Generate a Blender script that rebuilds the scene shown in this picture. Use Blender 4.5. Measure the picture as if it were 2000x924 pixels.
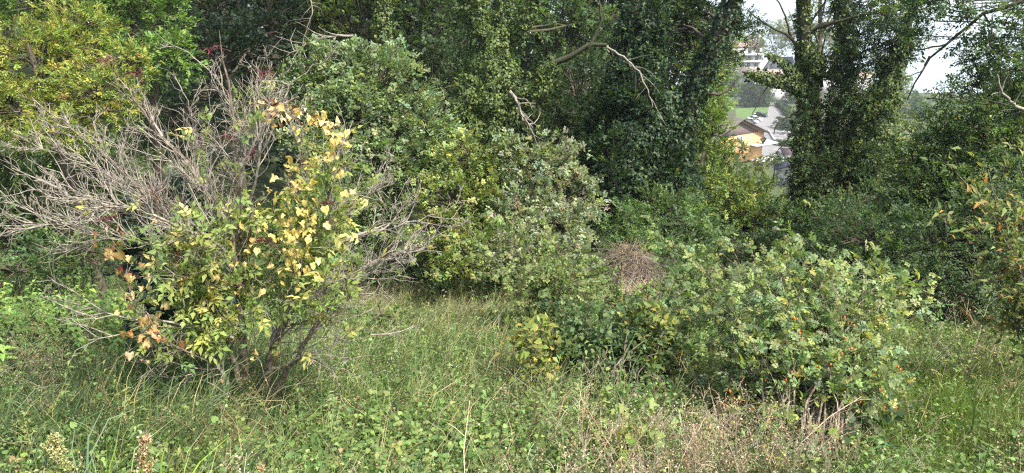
import bpy, math, time
import numpy as np
T0 = time.time()
rng = np.random.default_rng(11)
S = bpy.context.scene
for o in list(bpy.data.objects):
    bpy.data.objects.remove(o)

# ------------------------------------------------------------------ camera, world, sun, exposure
CZ, PITCH, HF = 1.7, math.radians(20.0), math.radians(68.0)
F = 1000.0 / math.tan(HF / 2)
cam = bpy.data.cameras.new('camera')
cam.sensor_width = 36.0
cam.lens = 18.0 / math.tan(HF / 2)
cam.clip_start, cam.clip_end = 0.05, 60000.0
camo = bpy.data.objects.new('camera', cam)
camo.location = (0, 0, CZ)
camo.rotation_euler = (math.pi / 2 - PITCH, 0, 0)
S.collection.objects.link(camo)
S.camera = camo

SUN_AZ, SUN_EL = math.radians(128), math.radians(53)      # azimuth from +Y towards +X
w = bpy.data.worlds.new('World')
S.world = w
w.use_nodes = True
nt = w.node_tree
sky = nt.nodes.new('ShaderNodeTexSky')
sky.sky_type = 'NISHITA'
sky.sun_disc = False
sky.sun_elevation = SUN_EL
sky.sun_rotation = SUN_AZ
sky.air_density, sky.dust_density, sky.ozone_density = 1.0, 5.0, 1.0
nt.links.new(sky.outputs[0], nt.nodes['Background'].inputs[0])
nt.nodes['Background'].inputs[1].default_value = 0.15
sl = bpy.data.lights.new('sun', 'SUN')
sl.energy, sl.angle, sl.color = 4.2, math.radians(1.5), (1.0, 0.96, 0.89)
so = bpy.data.objects.new('sun', sl)
so.rotation_euler = (math.pi / 2 - SUN_EL, 0, math.pi - SUN_AZ)
S.collection.objects.link(so)
S.view_settings.view_transform = 'Standard'
S.view_settings.look = 'None'
S.view_settings.exposure = 1.3
S.view_settings.gamma = 1.0
cy = S.cycles
cy.max_bounces, cy.diffuse_bounces, cy.glossy_bounces, cy.transmission_bounces, cy.transparent_max_bounces = 6, 4, 2, 4, 4
cy.use_denoising = False
cy.denoiser = 'OPENIMAGEDENOISE'
cy.denoising_prefilter = 'ACCURATE'
cy.denoising_input_passes = 'RGB_ALBEDO_NORMAL'
cy.sample_clamp_indirect = 6.0
cy.filter_width = 1.25

# ------------------------------------------------------------------ maths helpers
A3 = lambda *a: np.array(a, float)
FW, UP, RT = A3(0, math.cos(PITCH), -math.sin(PITCH)), A3(0, math.sin(PITCH), math.cos(PITCH)), A3(1, 0, 0)
CAM = A3(0, 0, CZ)
def ray(px, py): return FW + RT * (px - 1000) / F + UP * (462 - py) / F
def P(px, py, D):
    d = ray(px, py)
    return CAM + d * (D / d[1])
def ppm(px, py, D): return D / ray(px, py)[1] / F          # metres per photo pixel there
def proj(p):
    q = np.asarray(p, float) - CAM
    dz = np.maximum(q @ FW, 1e-3)
    return 1000 + F * (q @ RT) / dz, 462 - F * (q @ UP) / dz
def sst(a, b, x):
    t = np.clip((x - a) / (b - a), 0, 1)
    return t * t * (3 - 2 * t)
YK = [-400, -60, -6, 0, 25, 60, 100, 130, 330, 425, 40000]
ZK = [14, 3, 0.3, 0, -8.25, -20.8, -28.6, -33.2, -55.2, -64, -70]
def hgt(x, y):
    x = np.asarray(x, float); y = np.asarray(y, float)
    b = sum(np.interp(y + k, YK, ZK) for k in (-1.5, -.5, .5, 1.5)) / 4
    hill = sst(16, 50, y) * np.clip(-x - 1, 0, 60) * .42 * (1 - sst(200, 420, y))
    dip = -.22 * sst(8, 13, y) * (1 - sst(30, 60, y)) * np.clip(x - 4, 0, 8)
    n = .10 * np.sin(x * 1.7 + .4) * np.cos(y * 1.3) + .035 * np.sin(x * 3.3 + y * 2.1) + .02 * np.sin(6.1 * x - 5.2 * y)
    return b + hill + dip + n * (1 - sst(60, 120, np.abs(y)))
def G(px, py):
    d = ray(px, py)
    t = np.concatenate([np.linspace(2, 60, 3000), np.linspace(60, 900, 4000)])
    p = CAM + d * t[:, None]
    k = np.argmax(p[:, 2] < hgt(p[:, 0], p[:, 1]))
    return p[k]
def nrm(v): return v / np.maximum(np.linalg.norm(v, axis=-1, keepdims=True), 1e-9)
def rv(n): return rng.normal(size=(n, 3))

# ------------------------------------------------------------------ mesh accumulator
class M:
    def __init__(s): s.v, s.q, s.c, s.n = [], [], [], 0
    def add(s, v, q, c):
        v = np.asarray(v, float).reshape(-1, 3); q = np.asarray(q, np.int64).reshape(-1, 4)
        c = np.broadcast_to(np.asarray(c, float), (len(q), 3))
        s.v.append(v); s.q.append(q + s.n); s.c.append(c); s.n += len(v)
    def mesh(s, name, origin=(0, 0, 0)):
        v = np.concatenate(s.v) - np.asarray(origin, float); q = np.concatenate(s.q); c = np.concatenate(s.c)
        me = bpy.data.meshes.new(name)
        me.vertices.add(len(v)); me.vertices.foreach_set('co', v.astype(np.float32).ravel())
        me.loops.add(q.size); me.loops.foreach_set('vertex_index', q.astype(np.int32).ravel())
        me.polygons.add(len(q)); me.polygons.foreach_set('loop_start', np.arange(0, q.size, 4, dtype=np.int32))
        at = me.attributes.new('tint', 'FLOAT_COLOR', 'FACE')
        at.data.foreach_set('color', np.concatenate([c, np.ones((len(c), 1))], 1).astype(np.float32).ravel())
        me.update(calc_edges=True)
        return me
    def build(s, name, mat, parent=None, kind=None, smooth=False):
        og = parent.location if parent is not None else (0, 0, 0)
        if parent is not None and parent.parent is not None: og = parent.parent.location
        me = s.mesh(name, tuple(og))
        me.materials.append(mat)
        if smooth: me.polygons.foreach_set('use_smooth', np.ones(len(me.polygons), bool))
        o = bpy.data.objects.new(name, me)
        S.collection.objects.link(o)
        if parent is not None: o.parent = parent
        if kind: o['kind'] = kind
        return o
def tag(o, label, cat=None, group=None, kind=None):
    o['label'] = label
    if cat: o['category'] = cat
    if group: o['group'] = group
    if kind: o['kind'] = kind
    return o
def thing(name, label, cat, loc, group=None):
    o = bpy.data.objects.new(name, None)
    o.empty_display_size = .1
    S.collection.objects.link(o)
    o.location = tuple(float(a) for a in loc)
    return tag(o, label, cat, group)

# ------------------------------------------------------------------ materials
def node_mat(name, fn):
    m = bpy.data.materials.new(name); m.use_nodes = True
    n = m.node_tree; n.nodes.clear()
    out = n.nodes.new('ShaderNodeOutputMaterial')
    fn(n.nodes, n.links, out)
    return m
def leaf_mat(name, trans=.35, rough=.5, spec=.35, tcol=(1.25, 1.35, .55)):
    def fn(N, L, out):
        a = N.new('ShaderNodeAttribute'); a.attribute_name = 'tint'
        tx = N.new('ShaderNodeTexCoord'); no = N.new('ShaderNodeTexNoise'); no.inputs['Scale'].default_value = 60
        L.new(tx.outputs['Object'], no.inputs['Vector'])
        mr = N.new('ShaderNodeMapRange'); mr.inputs[3].default_value = .75; mr.inputs[4].default_value = 1.25
        L.new(no.outputs[0], mr.inputs[0])
        mu = N.new('ShaderNodeVectorMath'); mu.operation = 'SCALE'
        L.new(a.outputs['Color'], mu.inputs[0]); L.new(mr.outputs[0], mu.inputs['Scale'])
        p = N.new('ShaderNodeBsdfPrincipled')
        p.inputs['Roughness'].default_value = rough; p.inputs['Specular IOR Level'].default_value = spec
        L.new(mu.outputs[0], p.inputs['Base Color'])
        t = N.new('ShaderNodeBsdfTranslucent')
        m2 = N.new('ShaderNodeVectorMath'); m2.operation = 'MULTIPLY'; m2.inputs[1].default_value = tcol
        L.new(mu.outputs[0], m2.inputs[0]); L.new(m2.outputs[0], t.inputs[0])
        mx = N.new('ShaderNodeMixShader'); mx.inputs[0].default_value = trans
        L.new(p.outputs[0], mx.inputs[1]); L.new(t.outputs[0], mx.inputs[2]); L.new(mx.outputs[0], out.inputs[0])
    return node_mat(name, fn)
def noise_mat(name, c1, c2, scale=8, rough=.85, c3=None, lo=.35, hi=.65, spec=.3, stretch=(1, 1, 1), bump=0.0, metallic=0):
    def fn(N, L, out):
        tx = N.new('ShaderNodeTexCoord'); mp = N.new('ShaderNodeMapping'); mp.inputs['Scale'].default_value = stretch
        L.new(tx.outputs['Object'], mp.inputs['Vector'])
        no = N.new('ShaderNodeTexNoise'); no.inputs['Scale'].default_value = scale; no.inputs['Detail'].default_value = 6
        L.new(mp.outputs[0], no.inputs['Vector'])
        cr = N.new('ShaderNodeValToRGB')
        cr.color_ramp.elements[0].position, cr.color_ramp.elements[1].position = lo, hi
        cr.color_ramp.elements[0].color = (*c1, 1); cr.color_ramp.elements[1].color = (*c2, 1)
        if c3:
            e = cr.color_ramp.elements.new(min(.98, hi + .12)); e.color = (*c3, 1)
        L.new(no.outputs[0], cr.inputs[0])
        p = N.new('ShaderNodeBsdfPrincipled'); p.inputs['Roughness'].default_value = rough
        p.inputs['Specular IOR Level'].default_value = spec; p.inputs['Metallic'].default_value = metallic
        L.new(cr.outputs[0], p.inputs['Base Color'])
        if bump:
            b = N.new('ShaderNodeBump'); b.inputs['Strength'].default_value = bump; b.inputs['Distance'].default_value = .02
            L.new(no.outputs[0], b.inputs['Height']); L.new(b.outputs[0], p.inputs['Normal'])
        L.new(p.outputs[0], out.inputs[0])
    return node_mat(name, fn)
LEAF = leaf_mat('leaf_soft', .38, .55, .2)
IVY = leaf_mat('leaf_ivy', .2, .5, .22)
DRY = leaf_mat('leaf_dry', .25, .8, .15, (1.1, 1.0, .8))
GRASS = leaf_mat('leaf_grass', .35, .45, .35)
def tint_mat():
    def fn(N, L, out):
        a = N.new('ShaderNodeAttribute'); a.attribute_name = 'tint'
        p = N.new('ShaderNodeBsdfPrincipled'); p.inputs['Roughness'].default_value = .8
        L.new(a.outputs['Color'], p.inputs['Base Color']); L.new(p.outputs[0], out.inputs[0])
    return node_mat('plain_tint', fn)
BARK = noise_mat('bark_dark', (.035, .028, .02), (.10, .085, .06), 25, .9, (.16, .15, .11), stretch=(1, 1, .35), bump=.6)
TWIG = noise_mat('twig_pale', (.115, .10, .083), (.27, .245, .205), 30, .8, (.25, .225, .10), hi=.6)
ELDER = noise_mat('bark_elder', (.06, .048, .035), (.20, .17, .125), 38, .9, (.34, .34, .24), stretch=(1, 1, .5), bump=.7)
MOSSBARK = noise_mat('bark_mossy', (.03, .026, .018), (.055, .06, .025), 12, .9, (.09, .09, .04), bump=.5)
SOIL = noise_mat('ground_soil', (.035, .045, .016), (.06, .085, .026), 3.0, .95, (.10, .09, .045))
BERRY = noise_mat('berry_red', (.06, .008, .012), (.12, .016, .022), 40, .4, spec=.5)
HIP = noise_mat('hip_orange', (.55, .09, .02), (.72, .19, .04), 25, .35, spec=.5)
STRAW = leaf_mat('straw', .15, .85, .1, (1.1, 1.0, .8))
TINT = tint_mat()

# ------------------------------------------------------------------ leaf templates: (verts, quads, face tint factors)
def tm(vs, qs, fs=None):
    return np.array(vs, float), np.array(qs, int), (np.ones((len(qs), 3)) if fs is None else np.array(fs, float))
def kite(w=.6, fold=.10, at=.42, droop=.1):
    return tm([(0, 0, 0), (w / 2, at, fold), (0, 1, -droop), (-w / 2, at, fold)], [(0, 1, 2, 3)])
def leaf8(w=.55, fold=.08, at=.4, droop=.16):
    return tm([(0, 0, 0), (w / 2, at, fold), (0, 1, -droop), (-w / 2, at, fold), (0, .5, 0)], [(0, 1, 2, 4), (0, 4, 2, 3)])
def lobed(cup=.08, droop=.12):
    return tm([(0, 0, 0), (.24, .42, cup * .4), (0, 1, -droop), (-.24, .42, cup * .4), (.42, -.02, cup), (.62, .5, -.03), (-.42, -.02, cup), (-.62, .5, -.03)],
              [(0, 1, 2, 3), (0, 4, 5, 1), (0, 3, 7, 6)])
def heart(cup=.1, droop=.2):
    return tm([(0, 0, 0), (.36, .58, cup), (0, 1, -droop), (-.36, .58, cup), (.26, -.2, cup * .4), (.52, .16, cup * 1.3), (-.26, -.2, cup * .4), (-.52, .16, cup * 1.3)],
              [(0, 1, 2, 3), (0, 4, 5, 1), (0, 3, 7, 6)])
def fine_leaf(kind, curl=.3, cup=.15, spots=.4):
    ys_ = np.array([0, .18, .4, .65, .85, 1.0]); us = np.array([-1, -.5, 0, .5, 1.0])
    wd = {'heart': [.30, .50, .48, .32, .15, .015], 'lobe': [.22, .56, .34, .38, .16, .015], 'oval': [.03, .20, .28, .25, .14, .01]}[kind]
    back = {'heart': .2, 'lobe': .12, 'oval': 0}[kind]
    V = []
    for y, w_ in zip(ys_, wd):
        for u in us:
            ww = w_ * (1 + rng.normal() * .12 * (abs(u) == 1))
            V.append((u * ww, y - back * u * u * (1 - y) ** 3, cup * u * u * w_ * 2 - curl * y * y + rng.normal() * .03))
    Q = [(i * 5 + j, i * 5 + j + 1, i * 5 + j + 6, i * 5 + j + 5) for i in range(5) for j in range(4)]
    base = rng.uniform(.8, 1.12)
    fs = [np.array([1, 1, 1]) * base * rng.uniform(.88, 1.1) if not (rng.random() < spots * (.5 + .5 * (j in (0, 3)))) else np.array([.72, .5, .42]) * rng.uniform(.7, 1.1) for i in range(5) for j in range(4)]
    return tm(V, Q, fs)
def rotz(v, a):
    c, s = math.cos(a), math.sin(a)
    return np.stack([v[:, 0] * c - v[:, 1] * s, v[:, 0] * s + v[:, 1] * c, v[:, 2]], 1)
def roty(v, a):
    c, s = math.cos(a), math.sin(a)
    return np.stack([v[:, 0] * c + v[:, 2] * s, v[:, 1], -v[:, 0] * s + v[:, 2] * c], 1)
def rotx(v, a):
    c, s = math.cos(a), math.sin(a)
    return np.stack([v[:, 0], v[:, 1] * c - v[:, 2] * s, v[:, 1] * s + v[:, 2] * c], 1)
def join(parts):
    V, Q, Fc, n = [], [], [], 0
    for v, q, f in parts:
        V.append(v); Q.append(q + n); Fc.append(f); n += len(v)
    return np.concatenate(V), np.concatenate(Q), np.concatenate(Fc)
def ribbon(p, w, f=(1, 1, 1), up=(0, 0, 1)):
    p = np.array(p, float); k = len(p)
    t = np.gradient(p, axis=0); s = nrm(np.cross(t, np.array(up, float))) * np.asarray(w, float).reshape(-1, 1) / 2
    v = np.concatenate([p - s, p + s]); q = [(i, i + k, i + k + 1, i + 1) for i in range(k - 1)]
    return v, np.array(q), np.tile(np.array(f, float), (k - 1, 1))
def pinnate(nl, leaf, size=.42, w=.55, stemcol=(1, .8, .6), spread=1.15):
    parts = [ribbon([(0, 0, 0), (0, .5, .03), (0, .75, 0)], [.02, .02, .01], stemcol)]
    for k in range(nl):
        v, q, f = leaf
        j = rng.uniform(.8, 1.15); fj = f * rng.uniform(.85, 1.15)
        if k == nl - 1: parts.append((roty(v * size * 1.1, rng.normal() * .3) + A3(0, .7, 0), q, fj)); break
        sd = 1 if k % 2 else -1
        y = .25 + .45 * (k // 2) / max(1, (nl - 1) // 2)
        vv = roty(v * size * j, sd * rng.uniform(-.1, .5) + rng.normal() * .2)
        parts.append((rotz(vv, -sd * spread + rng.normal() * .15) + A3(0, y, 0), q, fj))
    return join(parts)
def spray_alt(n=13, l=.30, w=.6, tf=kite, flat=.24):
    parts = []
    for k in range(n):
        t = (k + .6) / n
        v, q, f = tf(w * rng.uniform(.85, 1.15))
        s = l * rng.uniform(.7, 1.15) * (1.1 - .3 * abs(t - .5))
        sd = 1 if k % 2 else -1
        a = -sd * rng.uniform(.5, 1.25) * (1 - .6 * t)
        vv = rotz(roty(rotx(v * s, rng.normal() * flat), rng.normal() * flat * 1.4), a)
        parts.append((vv + A3(rng.normal() * .05, t, rng.normal() * .09 - .12 * t * t), q, f * rng.uniform(.78, 1.25)))
    return join(parts)
def spray_tuft(n=12, l=.42, w=.7, tf=kite):
    parts = []
    for k in range(n):
        v, q, f = tf(w * rng.uniform(.85, 1.15))
        s = l * rng.uniform(.65, 1.15)
        vv = rotz(rotx(v * s, rng.uniform(-.35, .35)), rng.uniform(0, 6.28))
        parts.append((vv + A3(rng.normal() * .12, .15 + rng.uniform(0, .6), rng.normal() * .14), q, f * rng.uniform(.78, 1.25)))
    return join(parts)
SPR = {
    'alt': [spray_alt() for _ in range(6)],
    'fine': [spray_alt(18, .2, .5) for _ in range(6)],
    'lance': [spray_alt(12, .42, .3, flat=.22) for _ in range(6)],
    'tuft': [spray_tuft() for _ in range(6)],
    'lobed': [spray_tuft(7, .5, .7, lambda w: lobed()) for _ in range(6)],
    'ivy': [spray_tuft(9, .4, .95, kite) for _ in range(6)],
    'single': [kite(.85), kite(.7), kite(1.0, .16)],
}
LPS = {'alt': .30, 'fine': .2, 'lance': .42, 'tuft': .42, 'lobed': .5, 'ivy': .4, 'single': 1}
def frames(Y, N):
    Y = nrm(Y); X = nrm(np.cross(Y, N)); Z = np.cross(X, Y)
    return X, Y, Z
def put(m, tmpls, pos, Y, N, scale, col, fx=None):
    n = len(pos)
    if n == 0: return
    X, Y, Z = frames(Y, N)
    scale = np.broadcast_to(scale, (n,)); col = np.broadcast_to(col, (n, 3))
    which = rng.integers(0, len(tmpls), n)
    for k, (v, q, f) in enumerate(tmpls):
        i = np.nonzero(which == k)[0]
        if len(i) == 0: continue
        vv = pos[i, None] + scale[i, None, None] * (v[None, :, 0, None] * X[i, None] + v[None, :, 1, None] * Y[i, None] + v[None, :, 2, None] * Z[i, None])
        qq = q[None] + (np.arange(len(i)) * len(v))[:, None, None]
        cc = (col[i, None] * f[None]).reshape(-1, 3)
        m.add(vv.reshape(-1, 3), qq.reshape(-1, 4), np.clip(cc, .002, .9))
def pick(pal, n, jit=.18):
    cols = np.array([c for c, _ in pal], float); wt = np.array([x for _, x in pal], float)
    c = cols[rng.choice(len(pal), n, p=wt / wt.sum())]
    c = c * np.exp(rng.normal(size=(n, 1)) * jit)
    c = c * np.exp(rng.normal(size=(n, 3)) * np.array([.10, .04, .12]))
    return c

# ------------------------------------------------------------------ tubes
def tubes(m, polys, radii, sides=4, col=(.2, .17, .13)):
    polys = np.asarray(polys, float); radii = np.asarray(radii, float)
    if polys.ndim == 2: polys, radii = polys[None], radii[None]
    n, k, _ = polys.shape
    t = nrm(np.gradient(polys, axis=1))
    d = nrm(polys[:, -1] - polys[:, 0])
    ref = nrm(np.cross(d, rng.normal(size=(n, 3))))[:, None]
    a = nrm(np.cross(t, ref)); b = np.cross(t, a)
    th = np.arange(sides) / sides * 2 * math.pi
    v = polys[:, :, None] + radii[:, :, None, None] * (a[:, :, None] * np.cos(th)[None, None, :, None] + b[:, :, None] * np.sin(th)[None, None, :, None])
    i = np.arange(k - 1)[:, None] * sides; j = np.arange(sides)[None]
    q = np.stack([i + j, i + (j + 1) % sides, i + sides + (j + 1) % sides, i + sides + j], -1).reshape(-1, 4)
    qq = q[None] + (np.arange(n) * k * sides)[:, None, None]
    m.add(v.reshape(-1, 3), qq.reshape(-1, 4), col)
def resample(pts, k, wob=0.0):
    pts = np.array(pts, float)
    s = np.concatenate([[0], np.cumsum(np.linalg.norm(np.diff(pts, axis=0), axis=1))])
    # Catmull-like smoothing: sample linear, then smooth
    u = np.linspace(0, s[-1], k * 4)
    p = np.stack([np.interp(u, s, pts[:, c]) for c in range(3)], 1)
    for _ in range(max(1, k // 3)):
        p[1:-1] = (p[:-2] + 2 * p[1:-1] + p[2:]) / 4
    p = p[np.linspace(0, len(p) - 1, k).astype(int)]
    if wob: p[1:-1] += rng.normal(size=(k - 2, 3)) * wob
    return p
def grow(p, d, L, k=5, wob=.15, up=.1):
    """many curved twigs at once: p (n,3), d (n,3), L (n,) -> (n,k,3)"""
    n = len(p); d = nrm(d); out = [p]
    for _ in range(k - 1):
        d = nrm(d + rng.normal(size=(n, 3)) * wob + A3(0, 0, up))
        out.append(out[-1] + d * (L / (k - 1))[:, None])
    return np.stack(out, 1)
def side_dirs(t, ang):
    n = len(t)
    r = nrm(np.cross(t, rng.normal(size=(n, 3))))
    return nrm(t * np.cos(ang)[:, None] + r * np.sin(ang)[:, None])

# ------------------------------------------------------------------ crowns
STAT = {}
def crown_into(m, tw, lobes, leaf, tmpl, pal, dens=1.0, upn=.8, droop=.0, clump=.34, back=.4, trunk_pts=None, jit=.16, loose=.6, twr=.012):
    nl = len(SPR[tmpl][0][1]) if tmpl != 'lobed' else 7
    ssize = leaf / LPS[tmpl]
    for L in lobes:
        px, py, D, rx, ry = L[:5]
        c = P(px, py, D); s = ppm(px, py, D)
        r = A3(rx * s, (L[5] if len(L) > 5 else .75 * (rx + ry) / 2 * s), ry * s)
        area = math.pi * r[0] * r[2]
        n_s = int(max(20, dens * 3.2 * area / (nl * .22 * leaf * leaf)))
        rc = clump * r.min() + .5 * ssize
        n_c = int(np.clip(2.6 * area / (rc * rc), 8, 260))
        u = nrm(rv(n_c * 3))
        keep = (u[:, 1] < .15) | (rng.random(len(u)) < back)
        u = u[keep][:n_c]; n_c = len(u)
        rad = 1 - .5 * rng.random(n_c) ** 1.6
        cc = c + u * r * rad[:, None]
        ctint = np.exp(rng.normal(size=(n_c, 1)) * .12)
        k = rng.integers(0, n_c, n_s)
        off = rv(n_s) * A3(1, 1, .75)
        off = nrm(off + A3(0, 0, .45)) * (.55 + 1.0 * rng.random((n_s, 1)) ** .7) * A3(1, 1, .85)
        pos = cc[k] + off * rc * loose
        outd = nrm((pos - c) / r)
        Y = nrm(outd * .8 + nrm(off) * .6 + rv(n_s) * .35 + A3(0, 0, -droop))
        N = nrm(A3(0, 0, 1) * upn * .9 + nrm(off) * .75 + outd * .3 + rv(n_s) * .22)
        put(m, SPR[tmpl], pos - Y * ssize * .4, Y, N, ssize * rng.uniform(.75, 1.2, n_s), pick(pal, n_s, jit) * ctint[k])
        if tw is not None:
            a = c + (cc - c) * .1 + rv(n_c) * r * .08
            if trunk_pts is not None:
                tp = np.asarray(trunk_pts); dd = np.linalg.norm(cc[:, None] - tp[None], axis=2) + (tp[None, :, 2] > cc[:, None, 2]) * 2
                a = (a + tp[np.argmin(dd, 1)]) / 2
            mid = (a + cc) / 2 + rv(n_c) * .12 * rc + A3(0, 0, .15 * rc)
            pl = np.stack([a, (a + mid) / 2, mid, (mid + cc) / 2, cc], 1)
            rr = twr * np.sqrt(r.min()) * np.array([2.2, 1.8, 1.4, 1, .5])
            tubes(tw, pl, np.tile(rr, (n_c, 1)), 3)
def tree(name, label, cat, lobes, leaf, tmpl, pal, trunk=None, tr=.12, limbs=(), ivy=None, mat=LEAF, bark=BARK, group=None, base=None, extra=None, twigs=True, **kw):
    """trunk: list of (px,py,D) from the ground up; a list of lobes (px,py,D,rx,ry) carries the leaves"""
    D0 = lobes[0][2] if lobes else trunk[0][2]
    if trunk is None:
        cx = np.mean([P(*l[:3]) for l in lobes], axis=0)
        b = A3(cx[0], cx[1] + .2, hgt(cx[0], cx[1] + .2) - .1)
        top = P(*lobes[0][:3]) + A3(0, 0, .2)
        pts = [b, b * .6 + top * .4 + rv(1)[0] * .08, top]
    else:
        pts = [P(*t) for t in trunk]
        b = A3(pts[0][0], pts[0][1], hgt(pts[0][0], pts[0][1]) - .1)
        if b[2] < pts[0][2]: pts = [b] + pts
    root = thing(name, label, cat, pts[0], group)
    tw = M(); pl = resample(pts, 14, tr * .25)
    rr = np.linspace(tr * 1.15, tr * .45, 14); rr[0] *= 1.3
    tubes(tw, pl, rr, 8)
    allp = [pl]
    for lm in limbs:
        q = resample([P(*t) for t in lm[1:]], 12, lm[0] * .3)
        tubes(tw, q, np.linspace(lm[0], lm[0] * .3, 12), 6); allp.append(q)
    for l in lobes:
        c = P(*l[:3]); k = np.argmin(np.linalg.norm(pl - c, axis=1) + 2 * (pl[:, 2] > c[2]))
        k = min(k, 12)
        q = resample([pl[k], (pl[k] + c) / 2 + A3(0, 0, .08), c], 8, .03)
        tubes(tw, q, np.linspace(max(.012, min(.055, tr * .45)), max(.006, min(.02, tr * .15)), 8), 5); allp.append(q)
    m = M()
    if lobes: crown_into(m, tw if twigs else None, lobes, leaf, tmpl, pal, trunk_pts=np.concatenate(allp), **kw)
    if extra: extra(m, tw, allp)
    tw.build('trunk', bark, root, smooth=True)
    if m.n: m.build('crown', mat, root, 'stuff')
    if ivy: ivy(root, allp)
    return root
def ivy_on(m, pts, rad, leaf, pal, dens=1.0, spread=.5, seed=0):
    """leaves round a curve; rad = radius of the ivy sleeve at each point"""
    pts = np.asarray(pts, float); k = len(pts)
    seg = np.linalg.norm(np.diff(pts, axis=0), axis=1)
    rad = np.asarray(rad, float)
    area = np.sum(2 * math.pi * (rad[1:] + rad[:-1]) / 2 * seg)
    n = int(dens * 1.7 * area / (.42 * leaf * leaf))
    wgt = (rad[1:] + rad[:-1]) * seg
    i = rng.choice(k - 1, n, p=wgt / wgt.sum()); t = rng.random(n)
    p = pts[i] * (1 - t)[:, None] + pts[i + 1] * t[:, None]
    r = rad[i] * (1 - t) + rad[i + 1] * t
    tan = nrm(pts[i + 1] - pts[i])
    o = rv(n); o -= tan * np.sum(o * tan, 1, keepdims=True); o = nrm(o)
    ph = np.arctan2(o[:, 0], o[:, 1])
    s = p[:, 2] * 1.0 / np.maximum(rad.mean(), .2)
    lump = .82 + .3 * np.sin(2 * ph + 2.1 * s + seed) * np.sin(2.7 * s + ph + seed * 2) + .2 * np.sin(5 * ph - 4.3 * s + seed) * np.sin(3 * s + 2 * ph)
    d = r * lump * (1 - spread * rng.random(n) ** 2 * .8)
    pos = p + o * d[:, None]
    Y = nrm(A3(0, 0, -.8) + o * .45 + rv(n) * .5)
    N = nrm(o * .9 + A3(0, 0, .55) + rv(n) * .4)
    put(m, SPR['single'], pos, Y, N, leaf * rng.uniform(.6, 1.25, n), pick(pal, n))
    j = rng.integers(0, n, n // 28); Ys = nrm(o[j] + A3(0, 0, .3) + rv(len(j)) * .5)
    put(m, SPR['ivy'], p[j] + o[j] * (d[j] * rng.uniform(.9, 1.15, len(j)))[:, None], Ys, nrm(A3(0, 0, 1) + rv(len(j)) * .5), leaf * 2.6 * rng.uniform(.6, 1.2, len(j)), pick(pal, len(j)))

# ------------------------------------------------------------------ ground and lake
def axis(a, b, s, far):
    return np.array(sorted(set(np.round(np.concatenate([np.arange(a, b, s), far]), 3))))
xs = axis(-14, 14, .35, [-30000, -8000, -2000, -600, -300, -200, -140, -100, -80, -60, -50, -42, -36, -31, -27, -24, -21, -18, -16, 16, 18, 21, 24, 27, 31, 36, 42, 50, 60, 80, 100, 120, 140, 170, 200, 300, 600, 2000, 8000, 30000])
ys = axis(-6, 26, .35, [-3000, -800, -300, -100, -40, -20, -10, 28, 30, 33, 36, 40, 45, 50, 56, 62, 70, 80, 90, 100, 115, 130, 150, 170, 190, 210, 230, 250, 280, 330, 380, 425, 500, 1000, 4000, 12000, 40000])
X, Y = np.meshgrid(xs, ys)
m = M()
idx = np.arange(X.size).reshape(X.shape)
m.add(np.stack([X, Y, hgt(X, Y)], -1).reshape(-1, 3), np.stack([idx[:-1, :-1], idx[:-1, 1:], idx[1:, 1:], idx[1:, :-1]], -1).reshape(-1, 4), (.1, .1, .1))
tag(m.build('ground', SOIL, smooth=True), 'sloping hillside ground under the grass and shrubs', None, None, 'structure')
def lake_fn(N, L, out):
    p = N.new('ShaderNodeBsdfPrincipled')
    p.inputs['Base Color'].default_value = (.30, .36, .39, 1); p.inputs['Roughness'].default_value = .35; p.inputs['Specular IOR Level'].default_value = .3
    no = N.new('ShaderNodeTexNoise'); no.inputs['Scale'].default_value = .35; no.inputs['Detail'].default_value = 4
    tx = N.new('ShaderNodeTexCoord'); L.new(tx.outputs['Object'], no.inputs['Vector'])
    b = N.new('ShaderNodeBump'); b.inputs['Strength'].default_value = .25; b.inputs['Distance'].default_value = .3
    L.new(no.outputs[0], b.inputs['Height']); L.new(b.outputs[0], p.inputs['Normal']); L.new(p.outputs[0], out.inputs[0])
m = M(); m.add([(-30000, 300, -59), (30000, 300, -59), (30000, 39000, -59), (-30000, 39000, -59)], [(0, 1, 2, 3)], (1, 1, 1))
tag(m.build('lake', node_mat('lake_water', lake_fn)), 'pale hazy lake beyond the houses at the top right', None, None, 'structure')

# ------------------------------------------------------------------ town below
C1 = lambda x, y: (1420 + x / 6.16, 210 + y / 6.16)
C2 = lambda x, y: (1420 + x / 6.16, 70 + y / 6.16)
C3 = lambda x, y: (1600 + x / 6.16, 100 + y / 6.16)
ASPH = noise_mat('asphalt_pale', (.15, .145, .14), (.20, .195, .19), .6, .9)
LAWN = noise_mat('lawn', (.06, .11, .025), (.09, .15, .035), .5, .9)
WHITE = noise_mat('render_white', (.42, .41, .395), (.50, .49, .475), .8, .8)
ORANGE = noise_mat('render_orange', (.44, .255, .12), (.50, .30, .145), .7, .85)
PINK = noise_mat('render_pink', (.55, .42, .34), (.62, .48, .40), .7, .85)
DKROOF = noise_mat('roof_dark_brown', (.060, .048, .048), (.085, .070, .068), 3, .7)
CLAD = noise_mat('gable_cladding', (.085, .062, .062), (.115, .086, .084), 2, .8, stretch=(1, 1, 6))
SLATE = noise_mat('roof_slate', (.045, .05, .075), (.075, .08, .11), 3, .6)
TILE = noise_mat('roof_tile_brown', (.19, .14, .115), (.27, .20, .165), 3, .85)
PTILE = noise_mat('roof_tile_pink', (.42, .30, .26), (.50, .37, .32), 3, .85)
GLASS = noise_mat('window_glass', (.03, .035, .045), (.06, .07, .08), 2, .15, spec=.6)
METAL = noise_mat('sheet_metal', (.42, .41, .42), (.55, .54, .54), 2, .5)
def frame2(yaw):
    c, s = math.cos(yaw), math.sin(yaw)
    return A3(c, s, 0), A3(-s, c, 0)
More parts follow.
